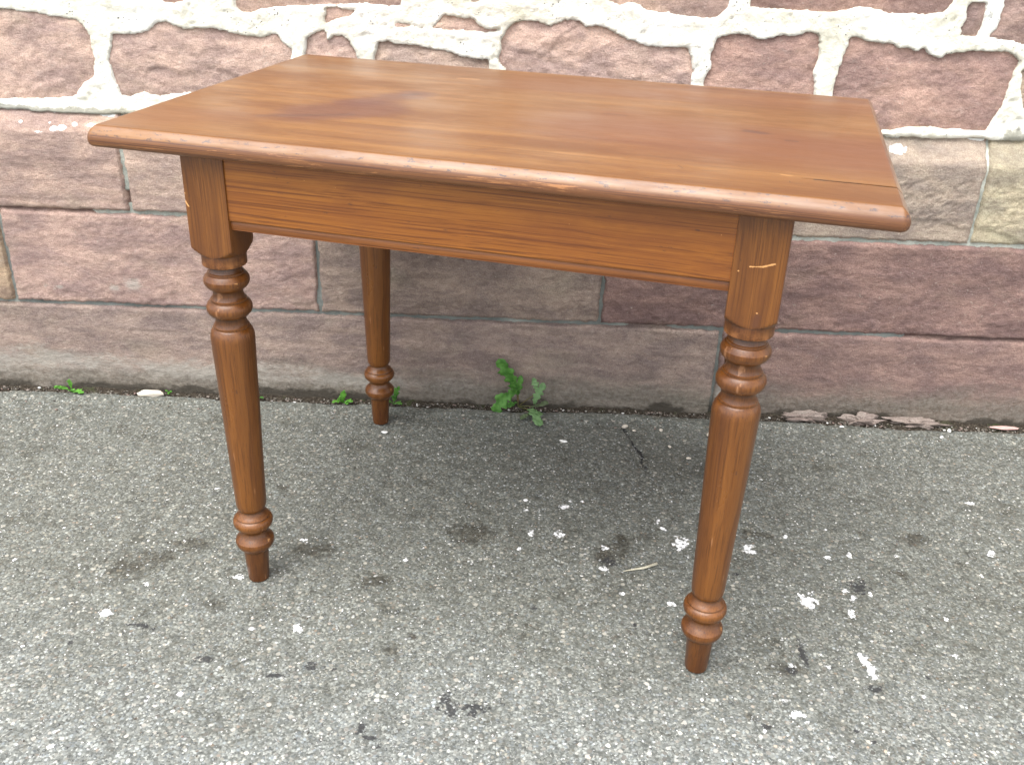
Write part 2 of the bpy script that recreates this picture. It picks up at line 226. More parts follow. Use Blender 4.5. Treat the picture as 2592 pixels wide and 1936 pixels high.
def mortar_grey():
    m = M('cement_mortar'); c = wallco(m)
    a = m.noise(c, 14, 4, .6); f = m.noise(c, 300, 4, .7)
    col = m.ramp(a, [(.3, (.115, .128, .118)), (.5, (.19, .205, .19)), (.72, (.34, .35, .31))])
    z = m.sep(c)[2]; u = m.sep(c)[0]
    col = m.mix(m.mapr(z, .38, .44), col, m.mix(m.mapr(a, .4, .6), (.30, .32, .28), (.52, .53, .46)))
    col = m.mix(m.math('MULTIPLY', m.mapr(z, .05, .015), .9), col, (.06, .05, .038))
    col = m.mix(m.math('MULTIPLY', m.mapr(f, .3, .7), .35), col, (.10, .10, .09))
    return m.done(col, .9, m.bump(f, .002, .7), .25)

def asphalt():
    m = M('asphalt'); c = wallco(m); xyz = m.sep(c)
    warp = m.n('ShaderNodeVectorMath', operation='ADD'); m.put(warp.inputs[0], c)
    nz = m.n('ShaderNodeTexNoise'); m.put(nz.inputs['Vector'], c); nz.inputs['Scale'].default_value = 230; nz.inputs['Detail'].default_value = 2
    sc_ = m.n('ShaderNodeVectorMath', operation='SCALE'); m.put(sc_.inputs[0], nz.outputs['Color']); sc_.inputs['Scale'].default_value = .0035
    m.put(warp.inputs[1], sc_.outputs[0]); w = warp.outputs[0]
    v1 = m.vor(w, 175); v2 = m.vor(w, 330); v3 = m.vor(w, 105)
    s1 = m.sep(v1.outputs['Color']); s2 = m.sep(v2.outputs['Color']); s3 = m.sep(v3.outputs['Color'])
    vg = m.n('ShaderNodeSeparateXYZ')
    c1 = m.ramp(s1[0], [(0, (.085, .088, .084)), (.25, (.152, .156, .150)), (.5, (.203, .208, .202)), (.72, (.258, .263, .254)), (.88, (.325, .332, .315)), (.97, (.43, .43, .41)), (1, (.62, .62, .60))])
    hue = m.ramp(s1[1], [(0, (1.05, .99, .90)), (.3, (.98, 1, .995)), (.7, (.95, 1.0, 1.03)), (.95, (.91, .99, 1.10)), (1, (1.22, .95, .78))])
    c1 = m.mix(1.0, c1, hue, 'MULTIPLY')
    c2 = m.ramp(s2[0], [(0, (.070, .074, .069)), (.5, (.145, .153, .144)), (.85, (.225, .235, .222)), (1, (.42, .43, .41))])
    binder = m.mapr(v1.outputs['Distance'], .30, .52)
    col = m.mix(m.math('MULTIPLY', binder, .85), c1, c2)
    c3 = m.ramp(s3[0], [(0, (.10, .097, .09)), (.6, (.26, .25, .23)), (1, (.56, .54, .5))])
    col = m.mix(m.math('MULTIPLY', m.mapr(s3[1], .80, .82), m.mapr(v3.outputs['Distance'], .42, .34)), col, c3)
    # dirtier, less worn towards the wall, with some shade there tinted into the colour
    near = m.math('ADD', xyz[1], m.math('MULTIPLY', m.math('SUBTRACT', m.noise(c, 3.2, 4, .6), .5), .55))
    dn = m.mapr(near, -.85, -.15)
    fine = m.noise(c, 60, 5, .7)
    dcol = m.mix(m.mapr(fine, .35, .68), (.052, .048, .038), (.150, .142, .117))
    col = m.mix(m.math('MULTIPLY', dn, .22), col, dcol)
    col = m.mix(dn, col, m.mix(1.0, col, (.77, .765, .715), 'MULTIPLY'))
    blt = m.noise(c, 13, 6, .72); col = m.mix(m.math('MULTIPLY', m.math('MULTIPLY', m.mapr(blt, .52, .70), dn), .55), col, m.mix(1.0, col, (.42, .39, .33), 'MULTIPLY'))
    col = m.mix(m.math('MULTIPLY', m.mapr(blt, .46, .32), .25), col, m.mix(1.0, col, (1.3, 1.3, 1.3), 'MULTIPLY'))
    pat = m.noise(c, 7, 6, .68); mid = m.noise(c, 34, 4, .65)
    col = m.mix(m.math('MULTIPLY', m.mapr(mid, .42, .68), .38), col, m.mix(1.0, col, (.62, .61, .58), 'MULTIPLY'))
    col = m.mix(m.math('MULTIPLY', m.mapr(mid, .48, .30), .25), col, m.mix(1.0, col, (1.3, 1.3, 1.3), 'MULTIPLY'))
    col = m.mix(m.math('MULTIPLY', m.mapr(pat, .52, .74), .40), col, m.mix(1.0, col, (.60, .57, .52), 'MULTIPLY'))
    col = m.mix(m.math('MULTIPLY', m.mapr(pat, .45, .28), .30), col, m.mix(1.0, col, (1.35, 1.36, 1.36), 'MULTIPLY'))
    # stains with a shape of their own
    def msk(name, sc, amp, lo, hi):
        q = m.math('ADD', m.attr(name), m.math('MULTIPLY', m.math('SUBTRACT', m.noise(c, sc, 4, .65), .5), amp))
        return m.mapr(q, lo, hi)
    col = m.mix(m.math('MULTIPLY', msk('faint', 42, 2.6, .05, .75), .75), col, m.mix(1.0, col, (.36, .32, .27), 'MULTIPLY'))
    col = m.mix(m.math('MULTIPLY', msk('dark', 120, 3.2, .22, .62), .88), col, (.022, .022, .024))
    speck = m.math('MULTIPLY', m.mapr(s2[2], .989, .993), m.mapr(v2.outputs['Distance'], .5, .4))
    col = m.mix(speck, col, (.66, .65, .62))
    wm = msk('white', 95, 2.6, .36, .50)
    col = m.mix(m.math('MULTIPLY', wm, m.mapr(v1.outputs['Distance'], .8, .45, .25, 1.0)), col, (.86, .86, .86))
    h = m.math('SUBTRACT', 1.0, v1.outputs['Distance']); h = m.math('ADD', h, m.math('MULTIPLY', s1[2], .7))
    h = m.math('ADD', h, m.math('MULTIPLY', m.math('SUBTRACT', 1.0, v2.outputs['Distance']), .35))
    return m.done(col, m.mapr(s1[0], 0, 1, .62, .85), m.bump(h, .0012, .5), .35)
def soil():
    m = M('soil'); c = wallco(m); f = m.noise(c, 220, 5, .7)
    col = m.ramp(f, [(.3, (.013, .010, .007)), (.5, (.036, .028, .020)), (.62, (.075, .062, .046)), (.75, (.20, .18, .15))])
    col = m.mix(m.math('MULTIPLY', m.mapr(m.noise(c, 18, 3), .56, .66), .5), col, (.045, .060, .022))
    return m.done(col, .95, m.bump(f, .004, .9), .2)
def pebble_mat(name, stops, grainy=.3):
    m = M(name); g = m.n('ShaderNodeNewGeometry')
    col = m.ramp(g.outputs['Random Per Island'], stops); f = m.noise(m.co, 260, 4, .7)
    col = m.mix(m.math('MULTIPLY', m.mapr(f, .4, .65), grainy), col, m.mix(1.0, col, (.6, .57, .52), 'MULTIPLY'))
    return m.done(col, .8, m.bump(f, .001, .5), .35)

def wood(name, axis, base, dark, light, coat=.10, fine=1.0, rough=.38, lines=.6, marks=None, wear=.5, edge=None, offs=0.0):
    m = M(name); sx = [1.0, 1.0, 1.0]
    st = lambda a, b: tuple(a if k == axis else b for k in range(3))
    c = m.scale(m.co, (1, 1, 1), loc=(offs, offs * .7, offs * .3))
    warp = m.noise(m.scale(c, st(2.2, 7)), 1, 2, .5)
    wv = m.n('ShaderNodeVectorMath', operation='ADD'); m.put(wv.inputs[0], c)
    s_ = m.n('ShaderNodeVectorMath', operation='SCALE'); m.put(s_.inputs[0], m.comb(warp, warp, warp)); s_.inputs['Scale'].default_value = .02
    m.put(wv.inputs[1], s_.outputs[0]); w = wv.outputs[0]
    broad = m.noise(m.scale(w, st(1.3, 30)), 1, 5, .62)
    line = m.noise(m.scale(w, st(1.5, 400 * fine)), 1, 4, .65)
    pore = m.noise(m.scale(w, st(14, 620 * fine)), 1, 3, .65)
    col = m.mix(m.mapr(broad, .34, .66), dark, base)
    col = m.mix(m.math('MULTIPLY', m.mapr(broad, .52, .75), .7), col, light)
    col = m.mix(m.math('MULTIPLY', m.mapr(line, .50, .62), lines), col, m.mix(1.0, dark, (.46, .38, .32), 'MULTIPLY'))
    col = m.mix(m.math('MULTIPLY', m.mapr(line, .45, .34), lines * .5), col, light)
    col = m.mix(m.math('MULTIPLY', m.mapr(pore, .52, .68), .35), col, m.mix(1.0, dark, (.6, .5, .42), 'MULTIPLY'))
    cloud = m.noise(m.scale(c, st(4, 9)), 1, 5, .66)
    col = m.mix(m.math('MULTIPLY', m.mapr(cloud, .46, .68), .55), col, m.mix(1.0, dark, (.72, .62, .60), 'MULTIPLY'))
    # rubbed and chipped spots showing the bare wood
    ch = m.noise(m.scale(c, st(70, 150), loc=(4, 2, 1)), 1, 4, .68)
    col = m.mix(m.math('MULTIPLY', m.mapr(ch, .735, .75), wear), col, (.62, .33, .12))
    nick = m.noise(m.scale(c, st(60, 280), loc=(1, 8, 3)), 1, 3, .6)
    col = m.mix(m.math('MULTIPLY', m.mapr(nick, .68, .73), .6), col, (.05, .022, .015))
    rg = m.mapr(cloud, .3, .7, rough - .06, rough + .10)
    if marks is not None: col = marks(m, c if offs == 0 else m.co, col)
    h = m.math('ADD', m.math('MULTIPLY', line, .6), m.math('MULTIPLY', pore, .5))
    h = m.math('ADD', h, m.math('MULTIPLY', m.mapr(ch, .735, .75), -.6 if wear > 0 else 0.0))
    m.done(col, rg, m.bump(h, .0007, .40), .42, coat)
    if name == 'pine_top':        # the arris is polished by hands
        zz_ = m.sep(m.co)[2]; pol = m.math('MULTIPLY', m.mapr(zz_, TH - .0135, TH - .0100), m.mapr(zz_, TH - .0003, TH - .0012))
        m.put(m.b.inputs['Coat Weight'], m.math('ADD', .08, m.math('MULTIPLY', m.math('MULTIPLY', pol, m.mapr(m.noise(m.scale(m.co, (16, 90, 90)), 1, 5, .7), .34, .60, .25, 1.0)), .58))); m.b.inputs['Coat Roughness'].default_value = .30
    return m.m

# ==================================================================== GROUND
rng = np.random.default_rng(5)
def coarse(a, b, n, p=2.2): return a + (b - a) * np.linspace(0, 1, n) ** p
us = np.concatenate([coarse(-1.5, -40, 16)[::-1][:-1], np.arange(-1.5, 1.25, .0045), coarse(1.25, 40, 16)])
vs = np.concatenate([coarse(-1.25, -40, 16)[::-1][:-1], np.arange(-1.25, -.05, .0045), np.arange(-.05, .03, .003), [.08, .6, 3, 12, 40]])
U, Vv = np.meshgrid(us, vs, indexing='ij')
edge = -.022 + .010 * fbm(U * 7, U * 0 + 3, 3) + .006 * fbm(U * 60, Vv * 60, 8)
edge = edge - .012 * smooth(U, .45, .8)
inner = (np.abs(U) < 1.6) & (Vv > -1.3)
Hh = .0030 * fbm(U * 5, Vv * 5, 1, 3) + inner * (.0010 * fbm(U * 70, Vv * 70, 2, 2))
Hh = Hh - .018 * smooth(Vv, edge - .004, edge + .006) * (Vv < .05) - .02 * (Vv >= .05)
crk = [(.130, -.075), (.142, -.115), (.150, -.150), (.163, -.185), (.160, -.225), (.172, -.262), (.186, -.300)]
cd = np.full(U.shape, 9.0)
for (ax, ay), (bx, by) in zip(crk, crk[1:]):
    tt = np.clip(((U - ax) * (bx - ax) + (Vv - ay) * (by - ay)) / ((bx - ax) ** 2 + (by - ay) ** 2), 0, 1)
    cd = np.minimum(cd, np.hypot(U - ax - tt * (bx - ax) - .004 * fbm(U * 60, Vv * 60, 61, 2), Vv - ay - tt * (by - ay)))
Hh -= .004 * np.exp(-(cd / .004) ** 2) * smooth(Vv, -.31, -.2)
Hh += .004 * np.exp(-((Vv - edge + .02) / .02) ** 2)
for fu, fv in ((0, 0),): pass
P = O + U[..., None] * T + Vv[..., None] * N + Hh[..., None] * ZZ
gme = mesh_np('ground', P.reshape(-1, 3), grid_faces(len(us), len(vs)))
def splat(lst, x=1.0):
    out = np.full(U.shape, -1.0)
    for cu, cv, ru, rv in lst:
        ru *= x; rv *= x
        sel = (np.abs(U - cu) < 3 * ru + .02) & (np.abs(Vv - cv) < 3 * rv + .02)
        d = np.sqrt(((U[sel] - cu) / ru) ** 2 + ((Vv[sel] - cv) / rv) ** 2)
        out[sel] = np.maximum(out[sel], 1 - d)
    return out.ravel()
attr(gme, 'white', splat(DATA['white'], 1.25)); attr(gme, 'dark', np.maximum(splat(DATA['dark'], 1.85), (.98 * np.exp(-(cd / .0060) ** 2) * smooth(Vv, -.33, -.22) * 2 - 1).ravel())); attr(gme, 'faint', splat(DATA['faint'], 1.35))
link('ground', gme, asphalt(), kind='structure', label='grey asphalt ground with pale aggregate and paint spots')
# soil filling the joint between asphalt and wall
su = np.arange(-1.9, 1.9, .003); sv = np.arange(-.075, .02, .003)
SU, SV = np.meshgrid(su, sv, indexing='ij')
sh = -.004 + .005 * fbm(SU * 26, SV * 26, 11, 4) + .0035 * fbm(SU * 120, SV * 120, 12, 2) + .006 * smooth(SV, -.02, .0) + .003 * smooth(SU, .3, .6)
sh = sh + .003 * smooth(fbm(SU * 7, SV * 10, 14, 2), .0, .5) - .02 * smooth(SV + .012 * fbm(SU * 8, SV * 0, 13, 3), -.030, -.060)
link('soil', mesh_np('soil', (O + SU[..., None] * T + SV[..., None] * N + sh[..., None] * ZZ).reshape(-1, 3), grid_faces(len(su), len(sv))), soil(), kind='stuff', label='dark soil and dirt along the foot of the wall')

# ==================================================================== WALL
root = link('stone_wall', None, label='red sandstone wall of rough stones in white mortar above a dressed plinth', category='wall')
stone_m = sandstone(); mw = mortar_white(); mg = mortar_grey()
ZT = .588
def prof(z): return -np.clip((z - ZT) / .044, 0, 1) * .038
# ---- rubble stones: outlines of the visible ones, then rows beyond the frame
polys = []
LIFT = {7, 8, 9, 10, 11, 13}
for i, p in enumerate(DATA['stones']):
    p = [list(q) for q in p]
    if i in LIFT:
        zt = max(q[1] for q in p)
        for q in p:
            if q[1] > zt - .022 and i != 9: q[1] += .105
            elif i == 9 and q[1] > .872: q[1] += .12
    polys.append((p, True))
def rnd_stone(u0, u1, z0, z1):
    pts = []; n = 5
    for a, b in (((u0, z0), (u1, z0)), ((u1, z0), (u1, z1)), ((u1, z1), (u0, z1)), ((u0, z1), (u0, z0))):
        for k in range(n):
            t = k / n; pts.append([a[0] + (b[0] - a[0]) * t + rng.normal(0, .006), a[1] + (b[1] - a[1]) * t + rng.normal(0, .006)])
    pts[0][0] += .012; pts[0][1] += .01; pts[n][0] -= .012; pts[n][1] += .01; pts[2 * n][0] -= .012; pts[2 * n][1] -= .01; pts[3 * n][0] += .012; pts[3 * n][1] -= .01
    return pts
def row(u0, u1, z0, z1):
    u = u0
    while u < u1 - .08:
        w = min(rng.uniform(.16, .42), u1 - u)
        polys.append((rnd_stone(u, u + w - .04, z0 + rng.uniform(0, .015), z1 - rng.uniform(0, .02)), False)); u += w + rng.uniform(0, .02)
for a, b in ((-3.4, -1.34), (1.01, 3.4)):
    row(a, b, .655, .80); row(a, b, .84, .99)
zz = 1.045
while zz < 3.3:
    hh = rng.uniform(.13, .2); row(-3.4, 3.4, zz, zz + hh); zz += hh + rng.uniform(.035, .06)
# ---- mortar sheet with a hollow for each stone
mu = np.concatenate([np.arange(-3.5, -1.4, .02), np.arange(-1.4, 1.1, .0035), np.arange(1.1, 3.5, .02)])
mz = np.concatenate([np.arange(.600, .95, .0035), np.arange(.95, 3.4, .02)])
MU, MZ = np.meshgrid(mu, mz, indexing='ij')
hole = np.full(MU.shape, -1.0)
jit = .0030 * fbm(MU * 45, MZ * 45, 21, 4) + .0018 * fbm(MU * 160, MZ * 160, 22, 2)
for p, fine in polys:
    q = np.array(p); lo = q.min(0) - .05; hi = q.max(0) + .05
    i0, i1 = np.searchsorted(mu, [lo[0], hi[0]]); j0, j1 = np.searchsorted(mz, [lo[1], hi[1]])
    if i1 <= i0 or j1 <= j0: continue
    hole[i0:i1, j0:j1] = np.maximum(hole[i0:i1, j0:j1], sdf(MU[i0:i1, j0:j1], MZ[i0:i1, j0:j1], q))
hs_ = hole + jit - .002
md = -.0345 + .004 * fbm(MU * 6, MZ * 6, 23, 3) + .0014 * fbm(MU * 36, MZ * 36, 24, 3) + .0016 * fbm(MU * 130, MZ * 130, 25, 2)
pit = smooth(vnoise(MU * 90, MZ * 90, 26), .86, .97); md = md - .004 * pit
lip = .0012 * np.exp(-((hs_ + .010) / .008) ** 2); md = md + lip
md = md - .034 * smooth(hs_, -.001, .0045)
bl = .633 - .015 * smooth(MU, .3, -.6)
md = np.where(MZ < .642, np.maximum(md, prof(MZ) + .0035 - .03 * smooth(MZ, .634, .642)), md)
bed = MZ - (bl + .004 * fbm(MU * 14, MU * 0, 27, 3) + .003 * fbm(MU * 70, MZ * 70, 28, 2))
md = np.where(bed < .006, md - .05 * smooth(-bed, -.004, .006), md)
md = md + .006 * np.exp(-((bed - .012) / .010) ** 2)
mm = mesh_np('mortar', wall_pos(MU, MZ, md).reshape(-1, 3), grid_faces(len(mu), len(mz)))
dirt = np.exp(-((bed - .006) / .010) ** 2) * smooth(fbm(MU * 5, MU * 0 + 1, 29, 2), -.25, .3) * smooth(MU, .9, -.3)
dirt = np.maximum(dirt, np.exp(-((MU - .87) / .03) ** 2 - ((MZ - .64) / .02) ** 2) * 1.1)
dirt = np.maximum(dirt, 1.05 * np.exp(-((bed - .004) / .013) ** 2) * smooth(MU, .2, -.6))
attr(mm, 'dirt', dirt.ravel())
link('mortar', mm, mw, root, label='rough white lime mortar between the upper stones')
# ---- the stones
def sandy(pink, r=.06):
    base = {'red': (.50, .34, .285), 'pink': (.60, .445, .375), 'peach': (.61, .475, .385), 'tan': (.50, .40, .31), 'mauve': (.40, .29, .25), 'grey': (.38, .33, .30), 'cream': (.55, .50, .39)}[pink]
    k = 1 + rng.uniform(-r, r); return (*[c * k for c in base], 1)
KINDS = ['pink', 'pink', 'pink', 'peach', 'pink', 'pink', 'pink', 'pink', 'red', 'peach', 'pink', 'red', 'mauve', 'mauve', 'red', 'red', 'tan']
def rubble(i, p, fine):
    q = np.array(p); s = .004 if fine else .016
    u = np.arange(q[:, 0].min() - .014, q[:, 0].max() + .014 + s, s); z = np.arange(q[:, 1].min() - .014, q[:, 1].max() + .014 + s, s)
    SU, SZ = np.meshgrid(u, z, indexing='ij'); d = sdf(SU, SZ, q); o = i * 13.7
    ang = rng.uniform(-.5, .5); ca, sa = math.cos(ang), math.sin(ang); ru = SU * ca + SZ * sa; rz = -SU * sa + SZ * ca
    D = -.0430 + .0065 * np.sqrt(np.clip(d / .03, 0, 1)) + .0050 * fbm(ru * 9 + o, rz * 13, i, 5, .6) + .0018 * ridged(ru * 22 + o, rz * 40, i + 5, 3)
    fl = fbm(ru * 6 + o, rz * 9 + 3, i + 9, 3); D = D + .0028 * (smooth(fl, .08, .11) - .5)
    if fine: D = D + .0016 * fbm(ru * 100, rz * 130, i + 7, 2)
    keep = (d[:-1, :-1] > -.013) | (d[1:, 1:] > -.013)
    F = grid_faces(len(u), len(z), keep); V = wall_pos(SU, SZ, D).reshape(-1, 3)
    V, F = with_skirt(V, F, .16); used = np.unique(F); mp = np.full(len(V), -1); mp[used] = np.arange(len(used))
    nm = mesh_np('stone', V[used], mp[F])
    o_ = link('stone', nm, stone_m, root); o_.color = sandy(KINDS[i] if i < len(KINDS) else ['pink', 'red', 'peach', 'mauve', 'tan'][rng.integers(5)])
    return o_
for i, (p, fine) in enumerate(polys): rubble(i, p, fine)
# ---- dressed plinth blocks
def block(u0, u1, z0, z1, col, kind, seed, pale=(), white=(), s=.004):
    f0, f1 = max(u0, -1.45), min(u1, 1.2)
    if f1 > f0: u = np.unique(np.concatenate([np.arange(u0, f0, .03), np.arange(f0, f1, s), np.arange(f1, u1, .03), [u1]]))
    else: u = np.append(np.arange(u0, u1, .03), u1)
    z = np.unique(np.append(np.arange(z0, z1, s), z1))
    BU, BZ = np.meshgrid(u, z, indexing='ij')
    ed = np.minimum(np.minimum(BU - u0, u1 - BU), np.minimum(BZ - z0, (z1 - BZ) if z1 < .6 else 9.0))
    e2 = ed - .0030 - .0022 * fbm(BU * 55, BZ * 55, seed + 1, 3) - .0012 * fbm(BU * 180, BZ * 180, seed + 2, 2)
    D = prof(BZ) - .014 * smooth(-e2, -.0035, .002)
    flat = smooth(BZ, .582, .592) if z1 > .6 else 0 * BZ
    if kind == 'layer':
        r = .0022 * ridged(BU * 3.5, BZ * 62 + BU * .6, seed, 4) + .0016 * fbm(BU * 9, BZ * 50, seed + 3, 4) + .001 * fbm(BU * 60, BZ * 150, seed + 4, 2)
    elif kind == 'flaky':
        t = fbm(BU * 7, BZ * 16, seed, 5, .6)
        r = .0012 * (smooth(t, .02, .035) + smooth(t, .22, .235) + smooth(t, -.2, -.185)) - .0016 + .0011 * fbm(BU * 34, BZ * 60, seed + 3, 3) + .0011 * fbm(BU * 110, BZ * 170, seed + 5, 2)
        lo = smooth(BZ, z0 + .07, z0 + .015); t2 = fbm(BU * 14, BZ * 34, seed + 8, 4, .6); r = r - lo * .0024 * smooth(t2, .0, .04)
    elif kind == 'tooled':
        t = fbm(BU * 4, BZ * 14, seed, 4, .6)
        r = .0016 * t + .0022 * ridged(BU * 4, BZ * 34 + BU * 1.2, seed + 2, 4)
        pk = np.sin(BU * 520 + 6 * fbm(BU * 9, BZ * 20, seed + 5, 2)) * np.sin(BZ * 330 + 3 * BU)
        r = r + .0011 * pk * smooth(fbm(BU * 2.2, BZ * 12, seed + 6, 3), .05, .25) * smooth(BZ, .05, .09)
        r = r + .001 * fbm(BU * 90, BZ * 120, seed + 3, 2)
    elif kind == 'pecked':
        a = .55; x = BU * math.cos(a) + BZ * math.sin(a); y = -BU * math.sin(a) + BZ * math.cos(a)
        msk = smooth(BZ, .566, .555) * smooth(BZ, z0 + .02, z0 + .05) * smooth(ed, .012, .024)
        r = -.0032 * smooth(vnoise(x * 135, y * 250, seed), .45, .75) * msk + .0012 * fbm(BU * 40, BZ * 60, seed + 2, 3)
        r = r - .004 * smooth(BZ + .11 * (BU - .66) - .03 * fbm(BU * 6, BU * 0, seed + 4), .474, .468)
    D = D + np.maximum(.8 * r, -.0042 if kind != 'pecked' else -.0075) * (1 - .85 * flat) * smooth(ed, -.001, .008) + flat * .0008 * fbm(BU * 40, BZ * 40, seed + 9, 3)
    V, F = with_skirt(wall_pos(BU, BZ, D).reshape(-1, 3), grid_faces(len(u), len(z)), .16)
    me = mesh_np('block', V, F); npt = BU.size
    for nm, lst in (('pale', pale), ('white', white)):
        a_ = np.full(BU.shape, -1.0)
        for cu, cz, ru, rz in lst: a_ = np.maximum(a_, 1 - np.sqrt(((BU - cu) / ru) ** 2 + ((BZ - cz) / rz) ** 2))
        attr(me, nm, np.concatenate([a_.ravel(), np.full(len(V) - npt, -1.0)]))
    o_ = link('block', me, stone_m, root); o_.color = (*col, 1); return o_
b = .2105; c_ = .4225; top = .636
block(-3.5, -1.56, 0 - .03, b, (.335, .265, .222), 'tooled', 101)
block(-1.56, .336, -.03, b, (.345, .272, .235), 'tooled', 102, pale=[(-1.2, .07, .40, .050), (-.8, .060, .45, .042), (-.5, .05, .35, .03)])
block(.336, 1.75, -.03, b, (.295, .203, .178), 'tooled', 103, pale=[(.35, .06, .06, .05)])
block(1.75, 3.5, -.03, b, (.31, .22, .20), 'tooled', 104)
block(-3.5, -2.3, b, c_, (.42, .30, .27), 'flaky', 110)
block(-2.3, -1.212, b, c_, (.44, .33, .235), 'flaky', 111, pale=[(-1.25, .33, .04, .05)])
block(-1.212, -.543, b, c_, (.455, .33, .285), 'flaky', 112, pale=[(-.945, .262, .035, .022), (-1.11, .25, .014, .008), (-1.14, .252, .012, .007), (-.99, .252, .02, .014)])
block(-.543, .069, b, c_, (.335, .265, .222), 'flaky', 113)
block(.069, 1.42, b, c_, (.285, .190, .167), 'flaky', 114)
block(1.42, 3.5, b, c_, (.33, .23, .21), 'flaky', 115)
block(-3.5, -1.95, c_, top, (.40, .28, .24), 'layer', 120)
block(-1.95, -.930, c_, top, (.49, .365, .305), 'layer', 121, white=[(-1.06, .626, .030, .010), (-.955, .622, .025, .010), (-1.19, .629, .02, .008), (-1.045, .594, .016, .008), (-1.06, .592, .012, .009), (-1.09, .585, .014, .004), (-.985, .6, .02, .006), (-1.02, .60, .01, .007), (-1.13, .602, .006, .005), (-1.07, .602, .006, .004)])
block(-.930, -.22, c_, top, (.50, .385, .32), 'layer', 122)
block(-.22, .31, c_, top, (.42, .30, .25), 'layer', 123)
block(.31, .822, c_, top, (.40, .335, .275), 'pecked', 124, white=[(.640, .612, .026, .014), (.63, .6345, .03, .006), (.73, .637, .06, .005), (.8, .635, .03, .006)])
block(.822, 1.5, c_, top, (.49, .44, .32), 'pecked', 125)
block(1.5, 3.5, c_, top, (.42, .32, .26), 'layer', 126)
# joint mortar of the plinth, just behind the faces
ju = np.concatenate([np.arange(-3.5, -1.45, .03), np.arange(-1.45, 1.2, .005), np.arange(1.2, 3.5, .03)]); jz = np.arange(-.03, .645, .004)
JU, JZ = np.meshgrid(ju, jz, indexing='ij')
jd = prof(JZ) - .0076 + .0022 * fbm(JU * 20, JZ * 20, 41, 4) + .0012 * fbm(JU * 110, JZ * 110, 42, 2)
jd -= .05 * (np.abs(JU + .929) < .007) * (JZ > .444) * (JZ < .470)
jd -= .012 * smooth(fbm(JU * 5, JZ * 0 + 2, 43, 3), .30, .42) * (JZ > .19) * (JZ < .23)
jd -= .012 * smooth(JU, -1.0, -1.03) * (JZ > .41) * (JZ < .435)
link('joint_mortar', mesh_np('joint_mortar', wall_pos(JU, JZ, jd).reshape(-1, 3), grid_faces(len(ju), len(jz))), mg, root, label='thin grey green mortar in the plinth joints')
# solid core behind everything, so the wall is a wall
def box(name, P0, P1, mat, parent=None):
    bm = bmesh.new(); bmesh.ops.create_cube(bm, size=1)
    for v in bm.verts:
        u, n, z = [(P0[k] + P1[k]) / 2 + v.co[k] * (P1[k] - P0[k]) for k in range(3)]
        v.co = Vector(O + u * T + n * N + z * ZZ)
    me = bpy.data.meshes.new(name); bm.to_mesh(me); bm.free(); return link(name, me, mat, parent)
core = box('wall_core', (-3.5, .10, -.03), (3.5, .45, 3.38), mw, root)

